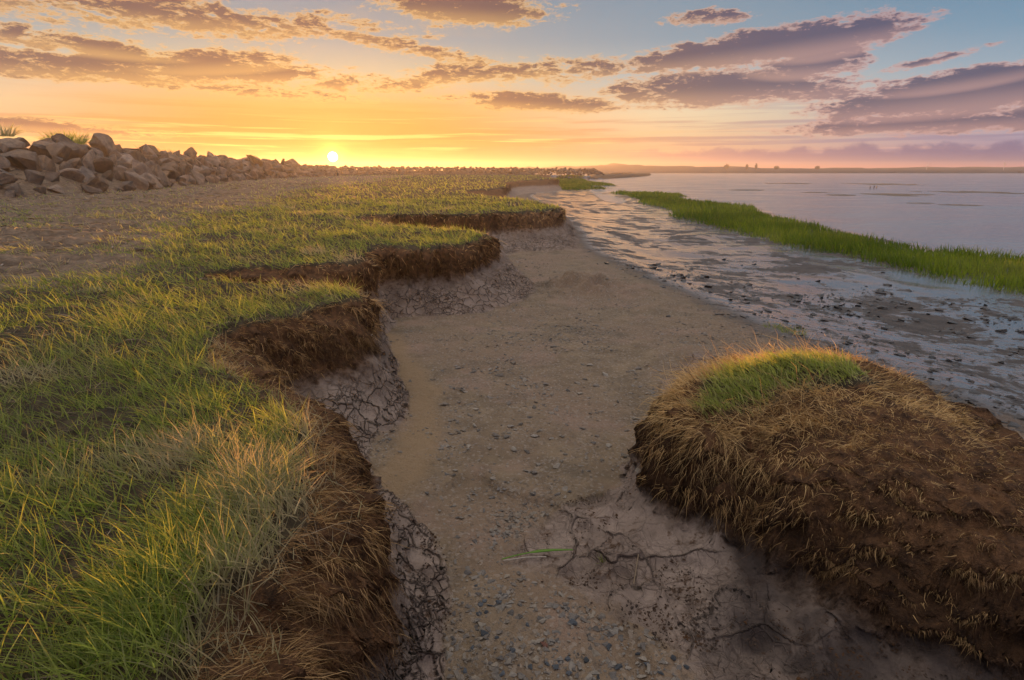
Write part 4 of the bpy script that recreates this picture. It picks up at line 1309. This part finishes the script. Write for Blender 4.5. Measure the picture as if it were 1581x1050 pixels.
tuft('grass_tuft', on_ground(1225, 513, -.1), 160, .11, .16, M_GRASS, 'small green grass tuft growing alone on the mud beyond the hummock', 'grass tuft', dry=.25, w=.006)
tuft('grass_tuft', on_ground(1195, 505, -.1), 90, .09, .12, M_GRASS, 'sparse grass sprig at the edge of the wet flat beside the lone tuft', 'grass tuft', dry=.3, w=.006)
tuft('grass_tuft', on_ground(398, 748, .88), 420, .20, .09, M_GRASS, 'bleached straw-coloured grass tuft on the lip of the near bank', 'grass tuft', dry=.97, w=.0035, lean=(.35, .1))
tuft('grass_tuft', on_ground(930, 866, .05), 14, .06, .02, M_GRASS, 'tiny green sprout in a crack of the near mud', 'sprout', dry=.1, w=.003)


def wall_plant(px, py, dist, h, spread, label, n=260, dry=.25):
    d = ray(px, py)
    k = dist / d[1]
    tuft('weed_clump', (d[0] * k, dist, EYE + d[2] * k), n, h, spread, M_GRASS, label, 'weed', None, (-.05, 0), dry, .045)


wall_plant(103, 224, 37.5, 1.0, .9, 'bushy green weed clump on the crest of the rock wall', 420, .2)
wall_plant(175, 243, 46, 1.3, .25, 'tall thin weed growing among the boulders of the wall', 70, .1)
wall_plant(255, 240, 62, .9, .9, 'low brownish weeds along the wall crest beyond the pointed boulders', 200, .55)
wall_plant(2, 210, 28, .8, .5, 'dry weeds on the wall crest at the edge of the picture', 110, .7)
wall_plant(133, 283, 36, .8, .3, 'upright green weed at the foot of the wall beside a smooth slab', 60, .05)
wall_plant(210, 278, 45, .7, 1.4, 'spread of pale yellow-green weeds at the foot of the wall', 220, .35)
wall_plant(300, 272, 60, .8, .9, 'round green weed at the wall foot in front of the far boulders', 200, .15)
wall_plant(83, 274, 30, .5, .4, 'small green weed between the nearest boulders', 90, .1)


# far shore
def far_shore():
    M_FAR = plain_material('far_land', (.022, .026, .030), .9, .01, .5)
    def ridge(name, D0, pts, depth, seed, kind='structure'):
        xs = np.linspace(pts[0][0], pts[-1][0], 220)
        hh = np.interp(xs, [p[0] for p in pts], [p[1] for p in pts])
        V = []
        rows = [(0, 0), (.12, .55), (.4, .9), (1.0, 1.0), (2.0, .6)]
        for k, (dy, hz) in enumerate(rows):
            yy = D0 + dy * depth
            x_ = (xs - 790.5) / FPX * D0 / math.cos(PITCH) * (1 + .02 * k)
            z = -.3 + hh * hz * (1 + .35 * fbm(xs * .06, np.full_like(xs, seed + k), 3, 5)) if k else np.full_like(xs, -.6)
            V.append(np.stack([x_, np.full_like(xs, yy) + 6 * fbm(xs * .05, xs * 0, 2, seed), z], 1))
        V = np.concatenate(V)
        n = len(xs)
        idx_ = np.arange(len(V)).reshape(len(rows), n)
        f = np.stack([idx_[:-1, :-1], idx_[:-1, 1:], idx_[1:, 1:], idx_[1:, :-1]], -1).reshape(-1, 4)
        return obj(name, mesh_np(name, V, faces4=f), M_FAR, kind=kind)
    ridge('far_hills', 640, [(700, 4.4), (880, 7.4), (950, 9), (1000, 9.2), (1060, 6.6), (1130, 7), (1160, 4.6), (1250, 4.6), (1350, 5), (1450, 6), (1581, 6), (1900, 6.5)], 120, 1)
    ridge('far_shore', 520, [(820, 0.8), (1000, 2.2), (1100, 2.1), (1300, 1.9), (1420, 3.2), (1500, 2.8), (1581, 2.7), (1900, 2.7)], 50, 2)
    # trees on the far shore
    M_TREE = plain_material('far_tree_leaves', (.016, .020, .018), .9, .05, .5)
    M_TRUNK = plain_material('far_tree_bark', (.06, .045, .03))
    for i, (px, h, w, lab) in enumerate([(1094, 9, 9, 'broad dark tree clump, leftmost on the far shore skyline'), (1123, 9, 4, 'pointed dark tree on the far shore, left one of a close pair'), (1136, 10, 4, 'pointed dark tree on the far shore, right one of a close pair'),
                                         (1165, 6, 9, 'low round tree on the far shore right of the pointed pair'), (1223, 6, 8, 'low dark tree on the flat far shore midway to the turbines')]):
        Dm = 600; h *= .55; w *= .55
        e = bpy.data.objects.new('tree', None); COL.objects.link(e)
        e.location = ((px - 790.5) / FPX * Dm / math.cos(PITCH), Dm, 2.6)
        e['label'] = lab; e['category'] = 'tree'
        tube('trunk', [(0, 0, -2), (.1, 0, h * .6)], [.3, .15], M_TRUNK, 6, parent=e)
        k = 500
        p = rng.normal(size=(k, 3)); p /= np.linalg.norm(p, axis=1, keepdims=True); p *= rng.random((k, 1)) ** .4
        p = p * np.array([w / 2, w / 2, h * .42]) + np.array([0, 0, h * .6])
        p *= (1 + .3 * rng.normal(size=(k, 1)) * .3)
        dd = rng.normal(size=(k, 3)); dd /= np.linalg.norm(dd, axis=1, keepdims=True)
        co_, q_, tr_, at_ = strands(p, dd, np.full(k, .75), np.full(k, .6), dd * .1, rng.random(k), rng.random(k), 2)
        obj('crown', mesh_np('crown', co_, q_, tr_, at_), M_TREE, parent=e)
    # wind turbines
    M_TW = plain_material('turbine_white', (.55, .55, .58), .5)
    for (px, top, base, lab, ang) in [(1575, 243, 262, 'nearest and tallest wind turbine on the far shore, at the picture edge', .5), (1487, 247.5, 262, 'middle wind turbine on the far shore, pale against the cloud', 1.2), (1378, 250.5, 262, 'faint small wind turbine on the far shore, leftmost of the three', 2.1)]:
        Dm = 620
        e = bpy.data.objects.new('wind_turbine', None); COL.objects.link(e)
        s_ = Dm / math.cos(PITCH) / FPX
        h = (base - top) * s_ * .75
        e.location = ((px - 790.5) * s_, Dm, 1.0)
        e['label'] = lab; e['category'] = 'wind turbine'; e['group'] = 'wind turbines on the far shore'
        tube('tower', [(0, 0, -2), (0, 0, h * .5), (0, 0, h)], [.36, .28, .2], M_TW, 8, parent=e)
        tube('nacelle', [(0, -.7, h + .1), (0, 0, h + .12), (0, .8, h + .1)], [.18, .3, .22], M_TW, 6, parent=e)
        for k in range(3):
            a = ang + k * 2.094
            L = h * .48
            tube('blade', [(0, -.75, h + .1), (math.sin(a) * L * .3, -.78, h + .1 + math.cos(a) * L * .3), (math.sin(a) * L, -.78, h + .1 + math.cos(a) * L)], [.14, .21, .05], M_TW, 5, parent=e)


far_shore()
for i, (px, py, hp) in enumerate([(1343, 291, 3), (1349, 291, 4), (1353, 290.5, 3.5)]):
    x_, y_ = at(px, py, -.36)
    h = hp / FPX * y_
    tube('stake', [(x_, y_, -.6), (x_ + .03, y_, -.36 + h)], [.07, .05], M_CLOD, 6, label=['shortest of three dark stakes standing in the shallow water', 'middle one of three dark stakes in the shallow water', 'rightmost of three dark stakes in the shallow water'][i], cat='stake', group='stakes in the shallows')

# far spit of land with a dark eroded edge
def spit():
    top = smooth_poly(lay([(900, 271.5), (940, 269.2), (1000, 268.6), (1008, 270.5), (960, 273.5), (915, 275.5)], -.1), 1)
    cx, cy_ = top.mean(0)
    V, f = [], []
    n = len(top)
    for sc, z in ((1.03, -.6), (1.0, -.2), (.97, .55), (.9, .75), (.4, .8)):
        for p in top:
            V.append((cx + (p[0] - cx) * sc + vnoise(np.array(p[0] * .3), np.array(p[1] * .3), 3) * 1.0, cy_ + (p[1] - cy_) * sc, z + .25 * float(vnoise(np.array(p[0] * .2), np.array(p[1] * .2), 5))))
    for k in range(4):
        for i in range(n):
            f.append((k * n + i, k * n + (i + 1) % n, (k + 1) * n + (i + 1) % n, (k + 1) * n + i))
    me = mesh_np('mud_spit', V, faces4=f)
    obj('mud_spit', me, plain_material('spit_mud', (.085, .065, .045), .9, .3, .5), kind='structure')


spit()

# ------------------------------------------------------------------ haze
def haze():
    x0, x1, y0, y1, z0, z1 = -700, 1300, -40, 1100, -2.0, 16.0
    V = [(x, y, z) for z in (z0, z1) for y in (y0, y1) for x in (x0, x1)]
    f = [(0, 2, 3, 1), (4, 5, 7, 6), (0, 1, 5, 4), (2, 6, 7, 3), (0, 4, 6, 2), (1, 3, 7, 5)]
    m, t, out = new_mat('haze')
    v = t.node('ShaderNodeVolumePrincipled')
    v.inputs['Color'].default_value = (.95, .93, .95, 1)
    v.inputs['Density'].default_value = HAZE_D
    v.inputs['Anisotropy'].default_value = .62
    t.put(out.inputs['Volume'], v.outputs[0])
    obj('haze', mesh_np('haze', V, faces4=f, smooth=False), m, kind='stuff')


HAZE_D = 0.0006
haze()
